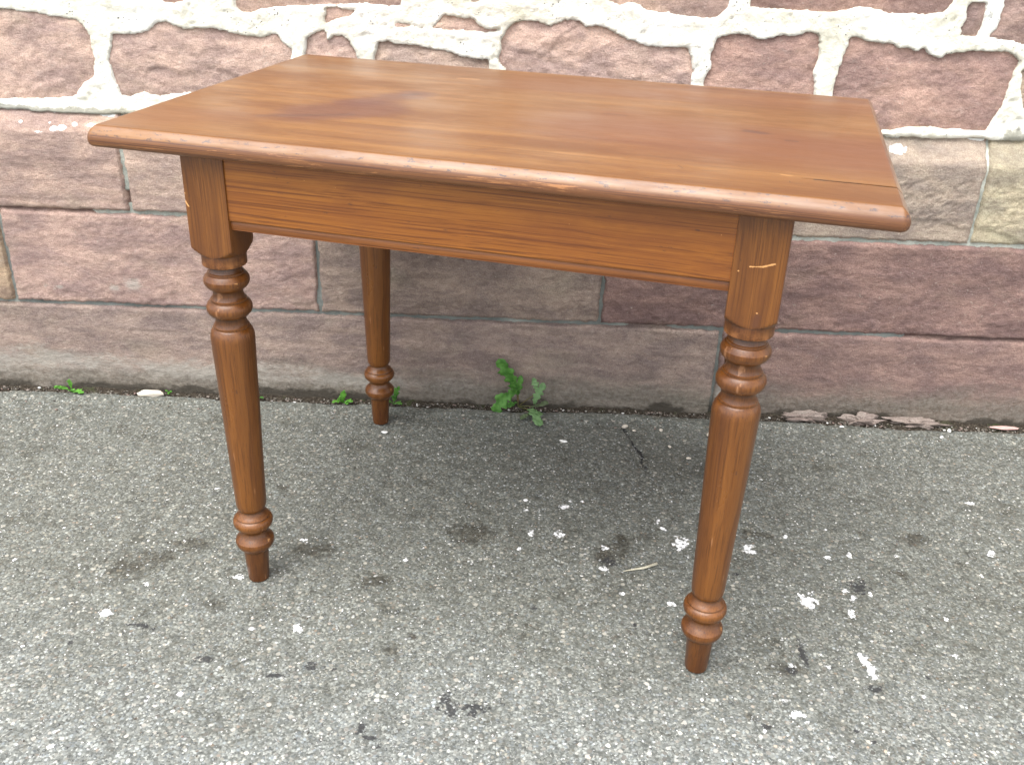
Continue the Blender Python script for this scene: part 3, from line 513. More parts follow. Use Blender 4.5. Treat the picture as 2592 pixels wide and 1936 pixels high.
# ==================================================================== TABLE
TW, TD, TH, TT = 1.0384, .6614, .76, .0290
OX, OYF, OYB, LW = .1174, .0225, .0162, .0647
LX = TW / 2 - OX; FY = -TD / 2 + OYF; BY = TD / 2 - OYB
table = link('table', None, label='brown varnished pine table with turned legs standing on the asphalt', category='table')
BASE, DARK, LIGHT = (.182, .065, .0108), (.115, .038, .0066), (.262, .102, .019)
def top_marks(m, c, col):
    x, y, z = m.sep(c)
    nz = m.math('MULTIPLY', m.math('SUBTRACT', m.noise(m.scale(c, (11, 32, 1)), 1, 6, .72), .5), .075)
    nf = m.math('MULTIPLY', m.math('SUBTRACT', m.noise(m.scale(c, (30, 160, 1)), 1, 4, .65), .5), .012)
    st = (.092, .030, .021)
    up = m.mapr(z, TH - .006, TH - .002)
    def put(col, f, mask, cc): return m.mix(m.math('MULTIPLY', m.math('MULTIPLY', mask, f), up), col, cc)
    col = put(col, .66, m.near((x, y), (-.285, -.145), (-.212, -.085), .034, .072, nz), st)
    col = put(col, .66, m.near((x, y), (-.250, -.05), (-.195, .040), .014, .046, nz), st)
    col = put(col, .5, m.near((x, y), (-.34, -.190), (-.23, -.135), .004, .012, nf), (.07, .030, .024))
    col = put(col, .5, m.near((x, y), (-.205, .03), (-.190, .045), .003, .012, nf), (.06, .028, .028))
    col = put(col, .62, m.near((x, y), (.12, -.07), (.50, -.10), .03, .17, nz), (.135, .044, .020))
    col = put(col, .5, m.near((x, y), (-.05, .20), (.50, .25), .02, .10, nz), (.145, .050, .020))
    col = put(col, .4, m.near((x, y), (-.50, -.28), (-.38, -.20), .01, .09, nz), (.15, .055, .022))
    col = put(col, .4, m.near((x, y), (.22, .30), (.52, .283), .004, .016, nf), (.10, .035, .022))
    col = put(col, .8, m.near((x, y), (.328, -.010), (.352, -.016), .003, .012, nf), (.075, .026, .018))
    col = put(col, .8, m.near((x, y), (.384, -.048), (.397, -.049), .001, .005, nf), (.05, .018, .015))
    col = put(col, .5, m.near((x, y), (.12, .024), (.145, .023), .003, .009, nf), (.10, .034, .02))
    col = put(col, .28, m.near((x, y), (-.17, .205), (-.138, .207), .001, .008, nf), (.58, .30, .12))
    col = put(col, .16, m.near((x, y), (.10, -.233), (.18, -.232), .000, .008, nf), (.52, .27, .11))
    col = put(col, .4, m.near((x, y), (.385, -.221), (.408, -.222), .0002, .0022, nf), (.58, .32, .13))
    col = put(col, .45, m.near((x, y), (.380, -.236), (.403, -.240), .0002, .0022, nf), (.56, .30, .12))
    for p0, p1 in (((.3895, -.262), (.390, -.2675)), ((.390, -.2675), (.397, -.2705)), ((.397, -.2705), (.4045, -.267)), ((.0, -.262), (.022, -.2445)), ((.255, -.24), (.262, -.252)), ((.285, -.253), (.316, -.244))):
        col = put(col, .8, m.near((x, y), p0, p1, .0003, .0011), (.06, .02, .015))
    col = m.mix(m.math('MULTIPLY', m.near((x, y), (.420, -.2438), (.54, -.2446), .0008, .0034, nf), .88), col, (.018, .009, .008))
    # nosing rubbed bare in streaks along the grain, bruised along the arris
    side = m.mapr(z, TH - .0100, TH - .0125)
    a = m.noise(m.scale(c, (26, 420, 420)), 1, 5, .68); bq = m.noise(m.scale(c, (5, 40, 40), loc=(2, 7, 1)), 1, 3, .6)
    col = m.mix(m.math('MULTIPLY', side, .75), col, (.125, .048, .020))
    col = m.mix(m.math('MULTIPLY', m.math('MULTIPLY', side, m.mapr(a, .55, .60)), m.mapr(bq, .48, .60, .10, .85)), col, (.35, .155, .058))
    col = m.mix(m.math('MULTIPLY', m.math('MULTIPLY', side, m.mapr(m.noise(m.scale(c, (4, 700, 700)), 1, 2), .55, .62)), .7), col, (.055, .02, .012))
    ar = m.math('MULTIPLY', m.mapr(z, TH - .014, TH - .010), m.mapr(z, TH - .0004, TH - .0015))
    br = m.noise(m.scale(c, (70, 190, 190), loc=(9, 1, 1)), 1, 5, .72)
    col = m.mix(m.math('MULTIPLY', m.math('MULTIPLY', ar, m.mapr(br, .57, .63)), .8), col, (.035, .016, .016))
    return col
def leg_marks(right):
    def f(m, c, col):
        x, y, z = m.sep(c)
        front = m.mapr(y, -LW / 2 + .004, -LW / 2 + .002)
        turned = m.mapr(z, .590, .583)
        col = m.mix(m.math('MULTIPLY', turned, .55), col, m.mix(1.0, col, (.62, .56, .54), 'MULTIPLY'))  # turned part darker: deeper tone plus shading under the table put into the colour
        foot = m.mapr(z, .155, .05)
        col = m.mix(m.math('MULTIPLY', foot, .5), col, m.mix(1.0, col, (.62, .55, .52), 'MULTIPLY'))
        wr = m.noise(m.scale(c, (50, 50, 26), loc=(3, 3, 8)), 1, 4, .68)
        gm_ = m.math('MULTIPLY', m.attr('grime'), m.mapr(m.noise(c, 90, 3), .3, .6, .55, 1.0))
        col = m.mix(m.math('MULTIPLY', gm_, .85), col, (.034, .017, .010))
        col = m.mix(m.math('MULTIPLY', m.math('MULTIPLY', m.attr('rub'), m.mapr(m.noise(m.scale(c, (60, 60, 60)), 1, 4, .7), .44, .62)), .6), col, (.34, .135, .042))
        low = m.math('MULTIPLY', m.mapr(wr, .665, .685), m.math('MAXIMUM', m.mapr(z, .16, .03), m.math('MULTIPLY', m.mapr(z, .40, .43), turned)))
        col = m.mix(m.math('MULTIPLY', low, .8), col, (.56, .28, .10))
        rubs = m.math('MULTIPLY', m.mapr(m.noise(m.scale(c, (70, 70, 9), loc=(1, 1, 1)), 1, 3, .6), .66, .70), turned)
        col = m.mix(m.math('MULTIPLY', rubs, .35), col, (.40, .20, .10))
        if right:
            cx_ = LX - LW / 2
            wob = m.math('MULTIPLY', m.math('SUBTRACT', m.noise(c, 420, 3), .5), .0022)
            for p0, p1, r in (((.359 - cx_, .6637), (.3739 - cx_, .6654), .0011), ((.3739 - cx_, .6654), (.3869 - cx_, .6703), .0017), ((.3456 - cx_, .6566), (.3462 - cx_, .6566), .0014), ((.3756 - cx_, .605), (.3758 - cx_, .605), .0014)):
                col = m.mix(m.math('MULTIPLY', m.near((x, z), p0, p1, r * .3, r * 1.0, wob), front), col, (.56, .28, .10))
            col = m.mix(m.math('MULTIPLY', m.math('MULTIPLY', m.near((x, z), (.3750 - cx_, .589), (.3765 - cx_, .600), .001, .007), front), .75), col, (.085, .03, .013))
        else:
            cx_ = -(LX - LW / 2)
            wob = m.math('MULTIPLY', m.math('SUBTRACT', m.noise(c, 420, 3), .5), .0028)
            for p0, p1, r in (((-.4032 - cx_, .6647), (-.4005 - cx_, .6615), .0019), ((-.4005 - cx_, .6615), (-.396 - cx_, .6555), .0014), ((-.401 - cx_, .6735), (-.400 - cx_, .6735), .0009)):
                col = m.mix(m.math('MULTIPLY', m.near((x, z), p0, p1, r * .5, r * 1.1, wob), front), col, (.62, .32, .12))
        return col
    return f
top_m = wood('pine_top', 0, (.202, .086, .0205), (.148, .056, .0137), (.248, .111, .029), fine=.5, rough=.36, lines=.30, marks=top_marks, wear=.0)
apron_m = wood('pine_apron', 0, (.260, .088, .0095), (.195, .060, .0065), (.325, .122, .015), fine=1.1, rough=.42, lines=.8, wear=.9)
side_m = wood('pine_side_apron', 1, (.20, .064, .010), (.14, .042, .007), (.26, .095, .016), rough=.42, lines=.6)
bead_m = wood('pine_bead', 0, (.18, .058, .010), (.12, .038, .007), (.24, .085, .016), rough=.42, lines=.5, wear=.9)
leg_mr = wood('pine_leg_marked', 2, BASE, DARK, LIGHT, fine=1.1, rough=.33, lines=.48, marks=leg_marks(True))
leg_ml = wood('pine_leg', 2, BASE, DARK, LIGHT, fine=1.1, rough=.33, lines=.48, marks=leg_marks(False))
# ---- top
def tabletop():
    n = 10; rc = .011; seg = 12
    w, d = TW / 2 + .0055, TD / 2; df = d + .004
    def loop(inset):
        r = max(rc - inset, .002); pts = []
        for cx_, cy_, a0 in ((w - inset - r, d - inset - r, 0), (-w + inset + r, d - inset - r, 90), (-w + inset + r, -df + inset + r, 180), (w - inset - r, -df + inset + r, 270)):
            for k in range(n + 1):
                a = math.radians(a0 + 90 * k / n); pts.append((cx_ + r * math.cos(a), cy_ + r * math.sin(a)))
        return pts
    prof_ = []                                   # (inset, z): rounded nosing, fuller above than below
    prof_ = [(.0140, TH), (.0128, TH - .0001), (.0115, TH - .0005), (.0103, TH - .0013), (.0077, TH - .0036), (.0046, TH - .0068), (.0030, TH - .0088), (.0018, TH - .0110), (.0008, TH - .0132), (.0002, TH - .0158), (0, TH - .0190), (.0002, TH - .0217), (.0009, TH - .0241), (.0024, TH - .0262), (.0048, TH - .0278), (.0085, TH - TT)]
    bm = bmesh.new(); loops = []
    for ins, z in prof_:
        loops.append([bm.verts.new((x, y, z)) for x, y in loop(ins)])
    L = len(loops[0])
    for a, b_ in zip(loops, loops[1:]):
        for k in range(L): bm.faces.new((a[k], b_[k], b_[(k + 1) % L], a[(k + 1) % L]))
    bm.faces.new(loops[0]); bm.faces.new(loops[-1][::-1])
    bmesh.ops.recalc_face_normals(bm, faces=bm.faces)
    me = bpy.data.meshes.new('tabletop'); bm.to_mesh(me); bm.free()
    o = link('tabletop', me, top_m, table)
    # the open crack at the right end, cut as a thin wedge
    bm = bmesh.new(); pts = [(.403, -.2432), (.44, -.2442), (.48, -.2436), (.54, -.2446)]; wd = [.0003, .0011, .0017, .0024]
    lo = [[bm.verts.new((x, y + s * w_, z)) for (x, y), w_ in zip(pts, wd)] for s, z in ((-1, .745), (1, .745), (1, .765), (-1, .765))]
    for k in range(3):
        for j in range(4): bm.faces.new((lo[j][k], lo[(j + 1) % 4][k], lo[(j + 1) % 4][k + 1], lo[j][k + 1]))
    bm.faces.new([lo[j][0] for j in range(4)][::-1]); bm.faces.new([lo[j][3] for j in range(4)])
    bmesh.ops.recalc_face_normals(bm, faces=bm.faces)
    cm = bpy.data.meshes.new('wedge'); bm.to_mesh(cm); bm.free(); co = bpy.data.objects.new('wedge', cm); COL.objects.link(co)
    md_ = o.modifiers.new('cut', 'BOOLEAN'); md_.operation = 'DIFFERENCE'; md_.object = co; md_.solver = 'EXACT'
    dg = bpy.context.evaluated_depsgraph_get(); ev = o.evaluated_get(dg); nm = bpy.data.meshes.new_from_object(ev)
    o.modifiers.clear(); old = o.data; o.data = nm; bpy.data.objects.remove(co); 
    nm.polygons.foreach_set('use_smooth', np.full(len(nm.polygons), True)); nm.set_sharp_from_angle(angle=math.radians(40))
    if not nm.materials: nm.materials.append(top_m)
    return o
tabletop()
# ---- legs
PROF = [(0, .0155), (.001, .0166), (.004, .0172), (.060, .0203), (.0625, .0207), (.0635, .0222), (.0665, .0245), (.070, .0282), (.0745, .0305), (.079, .0313), (.0835, .0306), (.0875, .0280), (.091, .0245), (.095, .0218), (.099, .0206), (.1025, .0212), (.1045, .0222), (.1055, .0240), (.108, .0275), (.112, .0307), (.1165, .0320), (.121, .0318), (.1245, .0302), (.1268, .0278), (.1274, .0263), (.1282, .0260), (.1290, .0268), (.1302, .0262), (.1330, .0232), (.137, .0202), (.1405, .0188), (.1418, .0188), (.1426, .0202), (.1445, .0220), (.149, .0236), (.156, .0243), (.200, .0256), (.260, .0271), (.330, .0291), (.400, .0309), (.443, .0322), (.450, .0324), (.456, .0318), (.4615, .0302), (.4655, .0280), (.4668, .0268), (.4672, .0260), (.4700, .0260), (.4706, .0250), (.4735, .0234), (.478, .0224), (.4825, .0222), (.4845, .0228), (.4855, .0246), (.4875, .0280), (.491, .0312), (.4955, .0330), (.5005, .0330), (.505, .0312), (.5085, .0284), (.5095, .0270), (.5099, .0260), (.5125, .0260), (.5132, .0246), (.516, .0228), (.521, .0216), (.5255, .0222), (.5275, .0234), (.5285, .0250), (.531, .0282), (.535, .0314), (.5395, .0328), (.544, .0326), (.5482, .0304), (.5512, .0278), (.5518, .0262), (.5545, .0258), (.5552, .0244), (.5585, .0226), (.563, .0216), (.5655, .0216), (.5660, .0310), (.5670, .0316), (.5800, .0316), (.5828, .0312)]
def leg_mesh():
    n = 64; rings = []
    def sq(t, hw, cr=.0015):
        c, s = abs(math.cos(t)), abs(math.sin(t)); r = hw / max(c, s); return min(r, hw * math.sqrt(2) - cr)
    prof2 = [(z, lambda t, r=r: r) for z, r in PROF]
    hw = LW / 2
    for z, rho in ((.5832, .0326), (.5850, .0344), (.5868, .0362), (.5886, .0380), (.5904, .0398), (.5922, .0416), (.5940, .0433), (.5962, .0452), (.5975, .0462), (.7308, .0462)):
        prof2.append((z, lambda t, rho=rho: min(sq(t, hw), rho)))
    verts = []
    for z, f in prof2:
        for k in range(n):
            t = 2 * math.pi * k / n; r = f(t); verts.append((r * math.cos(t), r * math.sin(t), z))
    F = []
    for i in range(len(prof2) - 1):
        for k in range(n): F.append((i * n + k, i * n + (k + 1) % n, (i + 1) * n + (k + 1) % n, (i + 1) * n + k))
    me = bpy.data.meshes.new('leg')
    F.append(tuple(range(n))[::-1]); F.append(tuple(range((len(prof2) - 1) * n, len(prof2) * n)))
    me.from_pydata(verts, [], F); me.update()
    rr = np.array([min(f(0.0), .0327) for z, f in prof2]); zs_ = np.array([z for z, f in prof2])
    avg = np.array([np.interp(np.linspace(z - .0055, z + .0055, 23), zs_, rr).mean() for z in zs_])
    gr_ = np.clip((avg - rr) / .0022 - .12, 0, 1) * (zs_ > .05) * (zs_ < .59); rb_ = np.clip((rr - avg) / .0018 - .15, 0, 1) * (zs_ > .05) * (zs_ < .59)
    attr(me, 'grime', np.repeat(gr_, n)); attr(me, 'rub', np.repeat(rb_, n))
    me.polygons.foreach_set('use_smooth', np.full(len(me.polygons), True)); me.set_sharp_from_angle(angle=math.radians(24))
    return me
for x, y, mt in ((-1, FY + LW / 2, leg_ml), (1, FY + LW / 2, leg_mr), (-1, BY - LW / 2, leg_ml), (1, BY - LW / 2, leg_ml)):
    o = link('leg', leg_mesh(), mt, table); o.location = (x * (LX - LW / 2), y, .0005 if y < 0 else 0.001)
# ---- aprons with a bead along the lower edge
def sweep(name, sec, a, b_, mat, parent, rev=False):     # sec: (outward, z) cross-section; a -> b on plan; outward to the right of a->b
    a = np.array(a); b_ = np.array(b_); d = (b_ - a) / np.linalg.norm(b_ - a); o_ = np.array([d[1], -d[0]])
    n = len(sec); V = []
    for p in (a, b_):
        for s, z in sec: q = p + o_ * s; V.append((q[0], q[1], z))
    F = [(k, (k + 1) % n, n + (k + 1) % n, n + k) for k in range(n)] + [tuple(range(n))[::-1], tuple(range(n, 2 * n))]
    bm = bmesh.new(); vs_ = [bm.verts.new(v) for v in V]
    for f in F: bm.faces.new([vs_[k] for k in f])
    bmesh.ops.recalc_face_normals(bm, faces=bm.faces); me = bpy.data.meshes.new(name); bm.to_mesh(me); bm.free()
    me.polygons.foreach_set('use_smooth', np.full(len(me.polygons), True)); me.set_sharp_from_angle(angle=math.radians(30))
    return link(name, me, mat, parent)
HA = .6265; AT = .7308
front_sec = [(0, AT), (0, HA + .0150), (-.0008, HA + .0142), (-.0026, HA + .0138), (-.0032, HA + .0128), (-.022, HA + .0128), (-.022, AT)]
bead_sec = [(-.0034, HA + .0127)] + [(-.0034 + .0009 * math.sin(math.pi * k / 10) , HA + .0122 - .0108 * k / 10) for k in range(0, 11)] + [(-.0026, HA + .001), (-.0045, HA), (-.0225, HA), (-.0225, HA + .0127)]
xi = LX - LW + .0006
insf = .0034
pl = lambda: None
ap = sweep('apron', front_sec, (-xi, FY + insf), (xi, FY + insf), apron_m, table)
sweep('bead_moulding', bead_sec, (-xi, FY + insf), (xi, FY + insf), bead_m, ap)
ap = sweep('apron', front_sec, (xi, BY - insf), (-xi, BY - insf), apron_m, table)
sweep('bead_moulding', bead_sec, (xi, BY - insf), (-xi, BY - insf), apron_m, ap)
for s in (-1, 1):
    y0, y1 = FY + LW - .0006, BY - LW + .0006; x = s * (LX - insf)
    q = ((x, y0), (x, y1)) if s > 0 else ((x, y1), (x, y0))
    ap = sweep('apron', front_sec, *q, side_m, table); sweep('bead_moulding', bead_sec, *q, side_m, ap)

# ==================================================================== STONES, CHIPS, GRAVEL
def W(u, v, z=0.0): return Vector(O + u * T + v * N + z * ZZ)
def rock(name, mat, size, seed, sub=3, rough=.22, **props):
    bm = bmesh.new(); bmesh.ops.create_icosphere(bm, subdivisions=sub, radius=1)
    r = np.random.default_rng(seed); dirs = r.normal(size=(9, 3)); dirs /= np.linalg.norm(dirs, axis=1)[:, None]; cut = r.uniform(.55, .92, 9)
    for v in bm.verts:
        c = np.array(v.co)
        for d_, k_ in zip(dirs, cut):
            e = c @ d_
            if e > k_: c = c - d_ * (e - k_) * .85
        c = c * (1 + rough * .9 * float(fbm(np.array([c[0] * 3 + seed]), np.array([c[1] * 3 + c[2] * 2]), seed)[0]))
        v.co = Vector(c * np.array(size) / 2)
    me = bpy.data.meshes.new(name); bm.to_mesh(me); bm.free()
    me.polygons.foreach_set('use_smooth', np.full(len(me.polygons), True)); me.set_sharp_from_angle(angle=math.radians(38))
    return link(name, me, mat, **props)
wmat = pebble_mat('pale_stone', [(0, (.56, .50, .42)), (1, (.62, .56, .47))])
whm = pebble_mat('white_chip_stone', [(0, (.74, .73, .70)), (1, (.80, .79, .76))], .12)
pkm = pebble_mat('pink_stone', [(0, (.44, .27, .24)), (1, (.48, .30, .27))])
grm = pebble_mat('grey_lump_stone', [(0, (.22, .17, .15)), (1, (.27, .225, .195))], .75)
def place(o, u, v, z, rot=0): o.location = W(u, v, z); o.rotation_euler = (0, 0, A + rot)
place(rock('flat_stone', wmat, (.062, .026, .017), 4, label='flat pale stone lying at the foot of the wall near the left leg', category='stone'), -.938, -.022, .006, .08)
place(rock('sandstone_sliver', pkm, (.072, .012, .009), 5, label='long thin pink sandstone sliver at the wall foot, far right', category='stone'), .995, -.020, .006, -.03)
place(rock('sandstone_sliver', pkm, (.058, .014, .010), 6, label='pinkish flake of sandstone on the wall foot beside the right legs', category='stone'), .395, -.006, .008, -.12)
place(rock('pebble', wmat, (.017, .013, .010), 7, label='cream angular pebble on the asphalt below the right part of the apron', category='pebble'), .135, -.081, .004, .3)
place(rock('pebble', whm, (.014, .008, .007), 8, label='white oval chip by the wall just right of the front right leg', category='pebble'), .624, -.041, .003, .1)
place(rock('pebble', whm, (.011, .009, .008), 9, label='bluish white chip near the wall at the right, by the pink sliver', category='pebble'), .866, -.037, .003, .9)
place(rock('pebble', whm, (.010, .007, .006), 10, label='small white chip on the asphalt in front of the bluish chip', category='pebble'), .839, -.067, .002, .4)
place(rock('pebble', whm, (.017, .009, .005), 11, label='flat white chip just in front of the back left foot', category='pebble'), -.388, -.143, .0015, .1)
place(rock('pebble', whm, (.019, .009, .005), 12, label='flat white chip midway between the back left foot and the right legs', category='pebble'), -.002, -.149, .0015, -.2)
more = 'small loose stones on the asphalt near the wall right of the middle'
for k, (u, v, w_, l_, mt) in enumerate(((.155, -.092, .009, 'tiny cream stone just right of the angular cream pebble', wmat), (.215, -.085, .013, 'pale oblong stone between the cream pebble and the right legs', wmat), (.318, -.098, .015, 'cream stone just left of the front right leg, near the wall', wmat), (.225, -.155, .010, 'rounded beige stone on the asphalt right of the crack', wmat), (.26, -.20, .011, 'beige sliver on the asphalt, farther out than the other small stones', wmat), (.355, -.055, .013, 'bright white chip close to the wall beside the right leg', whm))):
    place(rock('pebble', mt, (w_, w_ * .65, w_ * .5), 60 + k, label=l_, category='pebble', group=more), u, v, .002, k * .7)
lumps = 'lumps of old mortar at the wall foot'
for k, (u, w_, h_, l_) in enumerate(((.545, .115, .020, 'long brownish mortar lump at the wall foot nearest the right leg'), (.675, .085, .017, 'greyish mortar lump in the middle of three at the wall foot'), (.80, .12, .013, 'low mortar lump at the wall foot, right of the other two'))):
    place(rock('mortar_lump', grm, (w_, .036, h_ * 1.7), 20 + k, 4, 1.1, label=l_, category='mortar lump', group=lumps), u, -.010, .004, 0)

def gravel(name, n, sampler, smin, smax, mat, seed, flat=.6, sub=1, label='', sink=.3):
    r = np.random.default_rng(seed); bm = bmesh.new(); bmesh.ops.create_icosphere(bm, subdivisions=sub, radius=1)
    bv = np.array([v.co[:] for v in bm.verts]); bf = np.array([[v.index for v in f.verts] for f in bm.faces]); bm.free()
    uv_ = sampler(r, n); size = smin + (smax - smin) * r.random(n) ** 3
    V = np.empty((n, len(bv), 3)); F = np.empty((n, len(bf), 3), int)
    for i in range(n):
        a = r.uniform(0, 6.28); ca, sa = math.cos(a), math.sin(a)
        s = size[i] / 2 * np.array([r.uniform(.9, 1.5), r.uniform(.6, 1.0), flat * r.uniform(.6, 1.1)])
        q = bv * (1 + r.uniform(-.16, .16, (len(bv), 1))) * s; x = q[:, 0] * ca - q[:, 1] * sa; y = q[:, 0] * sa + q[:, 1] * ca
        z0 = .0030 * fbm(uv_[i:i + 1, 0] * 5, uv_[i:i + 1, 1] * 5, 1, 3)[0]
        base = O + uv_[i, 0] * T + uv_[i, 1] * N
        V[i] = np.c_[base[0] + x, base[1] + y, z0 + q[:, 2] + s[2] * (1 - 2 * sink) + uv_[i, 2]]
        F[i] = bf + i * len(bv)
    return link(name, mesh_np(name, V.reshape(-1, 3), F.reshape(-1, 3), True), mat, kind='stuff', label=label)
gm = pebble_mat('loose_grit', [(0, (.05, .042, .034)), (.4, (.11, .095, .078)), (.7, (.19, .17, .14)), (.84, (.20, .135, .115)), (.95, (.34, .32, .28)), (1, (.74, .73, .70))])
gravel('grit', 5200, lambda r, n: np.c_[r.uniform(-1.5, 1.3, n), -.004 - np.abs(r.normal(0, .030, n)), np.where(r.random(n) < .5, .001, .0)], .0015, .0075, gm, 31, label='loose grit and small chips along the wall foot')
gravel('grit', 1500, lambda r, n: np.c_[r.uniform(-1.4, 1.2, n), r.uniform(-1.1, -.05, n), np.zeros(n)], .0012, .0048, gm, 32, sink=.4, label='scattered grit on the asphalt')
am = pebble_mat('aggregate_stone', [(0, (.095, .099, .096)), (.35, (.170, .177, .172)), (.65, (.235, .241, .234)), (.90, (.33, .332, .32)), (.985, (.48, .475, .46)), (1, (.68, .67, .64))])
gravel('aggregate', 21000, lambda r, n: np.c_[r.uniform(-1.35, 1.25, n), -1.12 + 1.08 * r.beta(1.0, 1.25, n), np.zeros(n)], .002, .0062, am, 33, flat=.35, sink=.42, label='worn aggregate stones showing in the asphalt surface')

# twig
def tube(name, pts, rads, mat, n=7, **props):
    V = []; F = []
    for i, p in enumerate(pts):
        d = (Vector(pts[min(i + 1, len(pts) - 1)]) - Vector(pts[max(i - 1, 0)])).normalized(); a = d.orthogonal().normalized(); b_ = d.cross(a)
        for k in range(n):
            t = 2 * math.pi * k / n; V.append(Vector(p) + (a * math.cos(t) + b_ * math.sin(t)) * rads[i])
    for i in range(len(pts) - 1):
        for k in range(n): F.append((i * n + k, i * n + (k + 1) % n, (i + 1) * n + (k + 1) % n, (i + 1) * n + k))
    F.append(tuple(range(n))[::-1]); F.append(tuple(range((len(pts) - 1) * n, len(pts) * n)))
    me = bpy.data.meshes.new(name); me.from_pydata([v[:] for v in V], [], F); me.update()
    me.polygons.foreach_set('use_smooth', np.full(len(me.polygons), True))
    return link(name, me, mat, **props)
sm = M('dry_straw'); straw = sm.done(sm.mix(sm.mapr(sm.noise(sm.co, 300, 3), .35, .65), (.34, .31, .23), (.52, .49, .38)), .8)
tube('twig', [W(.093, -.587, .0030), W(.112, -.582, .0040), W(.130, -.577, .0042), W(.154, -.564, .0048)], [.0006, .0017, .0022, .0028], straw, label='dry pale twig lying on the asphalt left of the front right leg', category='twig')

# ==================================================================== WEEDS
def leaf_mat(name, a, b_):
    m = M(name); v = m.noise(m.co, 70, 3, .6)
    col = m.mix(m.mapr(v, .35, .65), a, b_)
    m.done(col, .5, m.bump(m.noise(m.co, 240, 3), .0012, .5), .4)
    tr = m.n('ShaderNodeBsdfTranslucent'); m.put(tr.inputs[0], m.mix(1.0, col, (1.3, 1.5, .6), 'MULTIPLY'))
    ms = m.n('ShaderNodeMixShader'); ms.inputs[0].default_value = .3
    m.t.links.new(m.b.outputs[0], ms.inputs[1]); m.t.links.new(tr.outputs[0], ms.inputs[2]); m.t.links.new(ms.outputs[0], m.out.inputs[0])
    return m.m
lm1 = leaf_mat('weed_leaf', (.065, .19, .030), (.13, .31, .060)); lm2 = leaf_mat('weed_leaf_pale', (.15, .27, .11), (.23, .37, .17))
lm3 = leaf_mat('weed_leaf_grey', (.11, .15, .075), (.17, .22, .12)); stm = leaf_mat('weed_stem', (.12, .13, .045), (.20, .15, .07))
def bez(P, t):
    P = [Vector(p) for p in P]
    while len(P) > 1: P = [P[i].lerp(P[i + 1], t) for i in range(len(P) - 1)]
    return P[0]
def leaf(parent, path, width, mat, up, lobes=3, seed=0, base=.12, curl=.25):
    width = width * 1.22; n = 26; V = []; F = []
    pts = [bez(path, i / n) for i in range(n + 1)]
    for i in range(n + 1):
        t = i / n; d = (pts[min(i + 1, n)] - pts[max(i - 1, 0)]).normalized(); side = d.cross(Vector(up)).normalized(); nn = side.cross(d)
        env = base + (1 - base) * math.sin(math.pi * min(t ** 1.5 * 1.02, 1.0)) ** .75 if t < .999 else .02
        ph = t * lobes; saw = ph - math.floor(ph)
        for j, s in enumerate((-1, -.5, 0, .5, 1)):
            saw2 = (ph + (.3 if s > 0 else 0)) % 1
            lob = 1 - .62 * (1 - saw2) ** 1.5 * (t < .85) + .10 * math.sin(t * 55 + s)
            w = width / 2 * env * (lob if abs(s) == 1 else 1 - (1 - lob) * .4)
            V.append(pts[i] + side * (w * s) + nn * (abs(s) * w * curl + .0012 * math.sin(t * 21 + s * 3 + seed)))
    for i in range(n):
        for j in range(4): F.append((i * 5 + j, i * 5 + j + 1, (i + 1) * 5 + j + 1, (i + 1) * 5 + j))
    me = bpy.data.meshes.new('leaf'); me.from_pydata([v[:] for v in V], [], F); me.update()
    me.polygons.foreach_set('use_smooth', np.full(len(me.polygons), True))
    o = link('leaf', me, mat, parent); 
    so_ = o.modifiers.new('thick', 'SOLIDIFY'); so_.thickness = .0004
    return o
cu = (-.95, 0); toward = -N
weed = link('weed', None, label='leafy green weed with lobed leaves growing at the wall foot under the table', category='weed')
B = W(-.102, -.008, .003)
def wp(u, z, f): return W(u, -f, z)
leaf(weed, [wp(-.106, .052, .012), wp(-.118, .075, .020), wp(-.130, .100, .024), wp(-.150, .130, .024)], .030, lm1, toward, 4, 1, .35)
leaf(weed, [wp(-.104, .035, .012), wp(-.103, .05, .018), wp(-.102, .070, .020), wp(-.098, .088, .016)], .016, lm1, toward, 3, 2)
leaf(weed, [wp(-.104, .040, .018), wp(-.118, .062, .028), wp(-.118, .072, .030), wp(-.112, .080, .034)], .018, lm1, toward, 3, 22)
leaf(weed, [wp(-.106, .045, .014), wp(-.128, .046, .028), wp(-.145, .035, .040), wp(-.152, .004, .040)], .034, lm1, toward, 2.5, 3, .3)
leaf(weed, [wp(-.104, .018, .014), wp(-.112, .022, .026), wp(-.120, .022, .032), wp(-.127, .018, .036)], .014, lm1, toward, 2, 4)
leaf(weed, [wp(-.066, .024, .030), wp(-.064, .045, .034), wp(-.058, .058, .034), wp(-.046, .078, .030)], .020, lm2, toward, 4, 5, .3)
leaf(weed, [wp(-.062, .058, .030), wp(-.063, .070, .030), wp(-.066, .080, .026), wp(-.074, .080, .020)], .016, lm2, toward, 3, 6, .4)
leaf(weed, [wp(-.072, .012, .020), wp(-.055, .018, .030), wp(-.045, .026, .035), wp(-.035, .030, .030)], .024, lm3, (0, 0, 1) , 3, 7, .3)
leaf(weed, [W(-.078, -.030, .010), W(-.070, -.045, .018), W(-.062, -.070, .016), W(-.052, -.098, .006)], .024, lm2, (0, 0, 1), 3, 8, .4)
leaf(weed, [W(-.070, -.055, .014), W(-.064, -.06, .017), W(-.055, -.055, .015), W(-.050, -.05, .012)], .018, lm2, (0, 0, 1), 3, 9, .4)
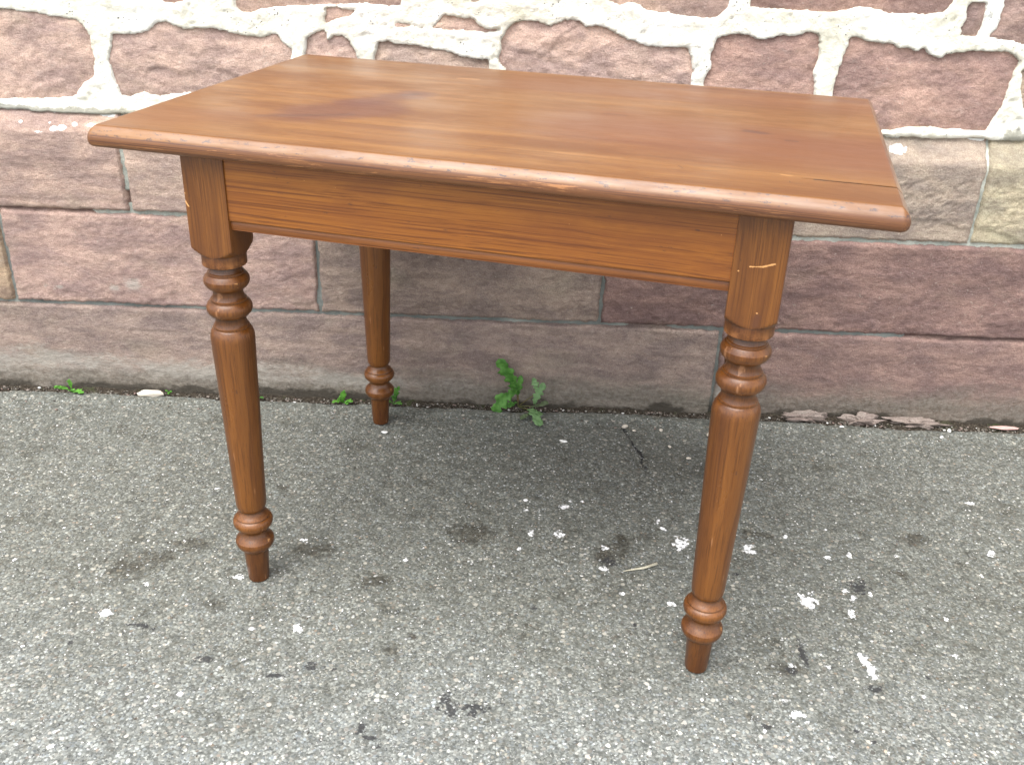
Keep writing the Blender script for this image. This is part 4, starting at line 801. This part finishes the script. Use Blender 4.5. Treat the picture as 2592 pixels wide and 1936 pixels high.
leaf(weed, [W(-.076, -.058, .012), W(-.082, -.06, .013), W(-.090, -.07, .010), W(-.096, -.07, .006)], .015, lm3, (0, 0, 1), 3, 10, .4)
for k, path in enumerate(([B, wp(-.104, .03, .010), wp(-.107, .055, .012)], [B, wp(-.101, .02, .010), wp(-.103, .037, .012)], [B, wp(-.106, .03, .012), wp(-.106, .047, .014)], [B, wp(-.085, .030, .018), wp(-.066, .042, .030), wp(-.062, .058, .030)], [B, wp(-.09, .012, .016), wp(-.072, .012, .020)], [B, W(-.09, -.02, .008), W(-.078, -.032, .010)])):
    pts = [bez(path, t / 8) for t in range(9)]
    tube('stem', pts, [.0011] * 9, stm, 6, parent=weed)
def small_weed(u, v, leaves, label, mat=lm1):
    w = link('weed', None, label=label, category='weed', group='small weeds in the joint at the wall foot')
    for k, (du, dv, dz, wd) in enumerate(leaves):
        leaf(w, [W(u, v, .002), W(u + du * .35, v + dv * .35, dz * .7 + .004), W(u + du * .7, v + dv * .7, dz + .003), W(u + du, v + dv, dz)], wd, mat, toward if dz > .015 else (0, 0, 1), 1.5, k + 40, .10, .15)
    return w
lm4 = leaf_mat('seedling_leaf', (.10, .30, .035), (.17, .42, .06))
small_weed(-1.118, -.020, [(-.034, -.010, .016, .010), (.032, -.012, .006, .018), (.002, -.004, .032, .011), (.010, -.01, .010, .008)], 'three leaved bright green seedling at the wall foot, far left', lm4)
small_weed(-.498, -.020, [(-.024, -.012, .008, .014), (.004, -.004, .032, .012), (.022, -.010, .010, .014), (-.010, -.012, .016, .010), (-.006, .0, .022, .010), (.012, -.012, .005, .012)], 'small tufted weed at the wall foot just left of the back left leg', lm4)
small_weed(-.385, -.018, [(.016, -.004, .046, .014), (-.012, -.012, .012, .012), (.020, -.014, .010, .014), (.006, -.006, .024, .012)], 'small weed partly hidden behind the back left foot', lm1)
small_weed(-.897, -.014, [(-.006, -.004, .012, .006), (.007, -.004, .010, .006), (.0, -.006, .006, .005)], 'tiny green sprout beside the flat pale stone', lm4)
small_weed(-.692, -.018, [(.012, -.004, .006, .007), (-.006, -.006, .005, .005)], 'tiny sprout in the joint just right of the front left leg', lm1)
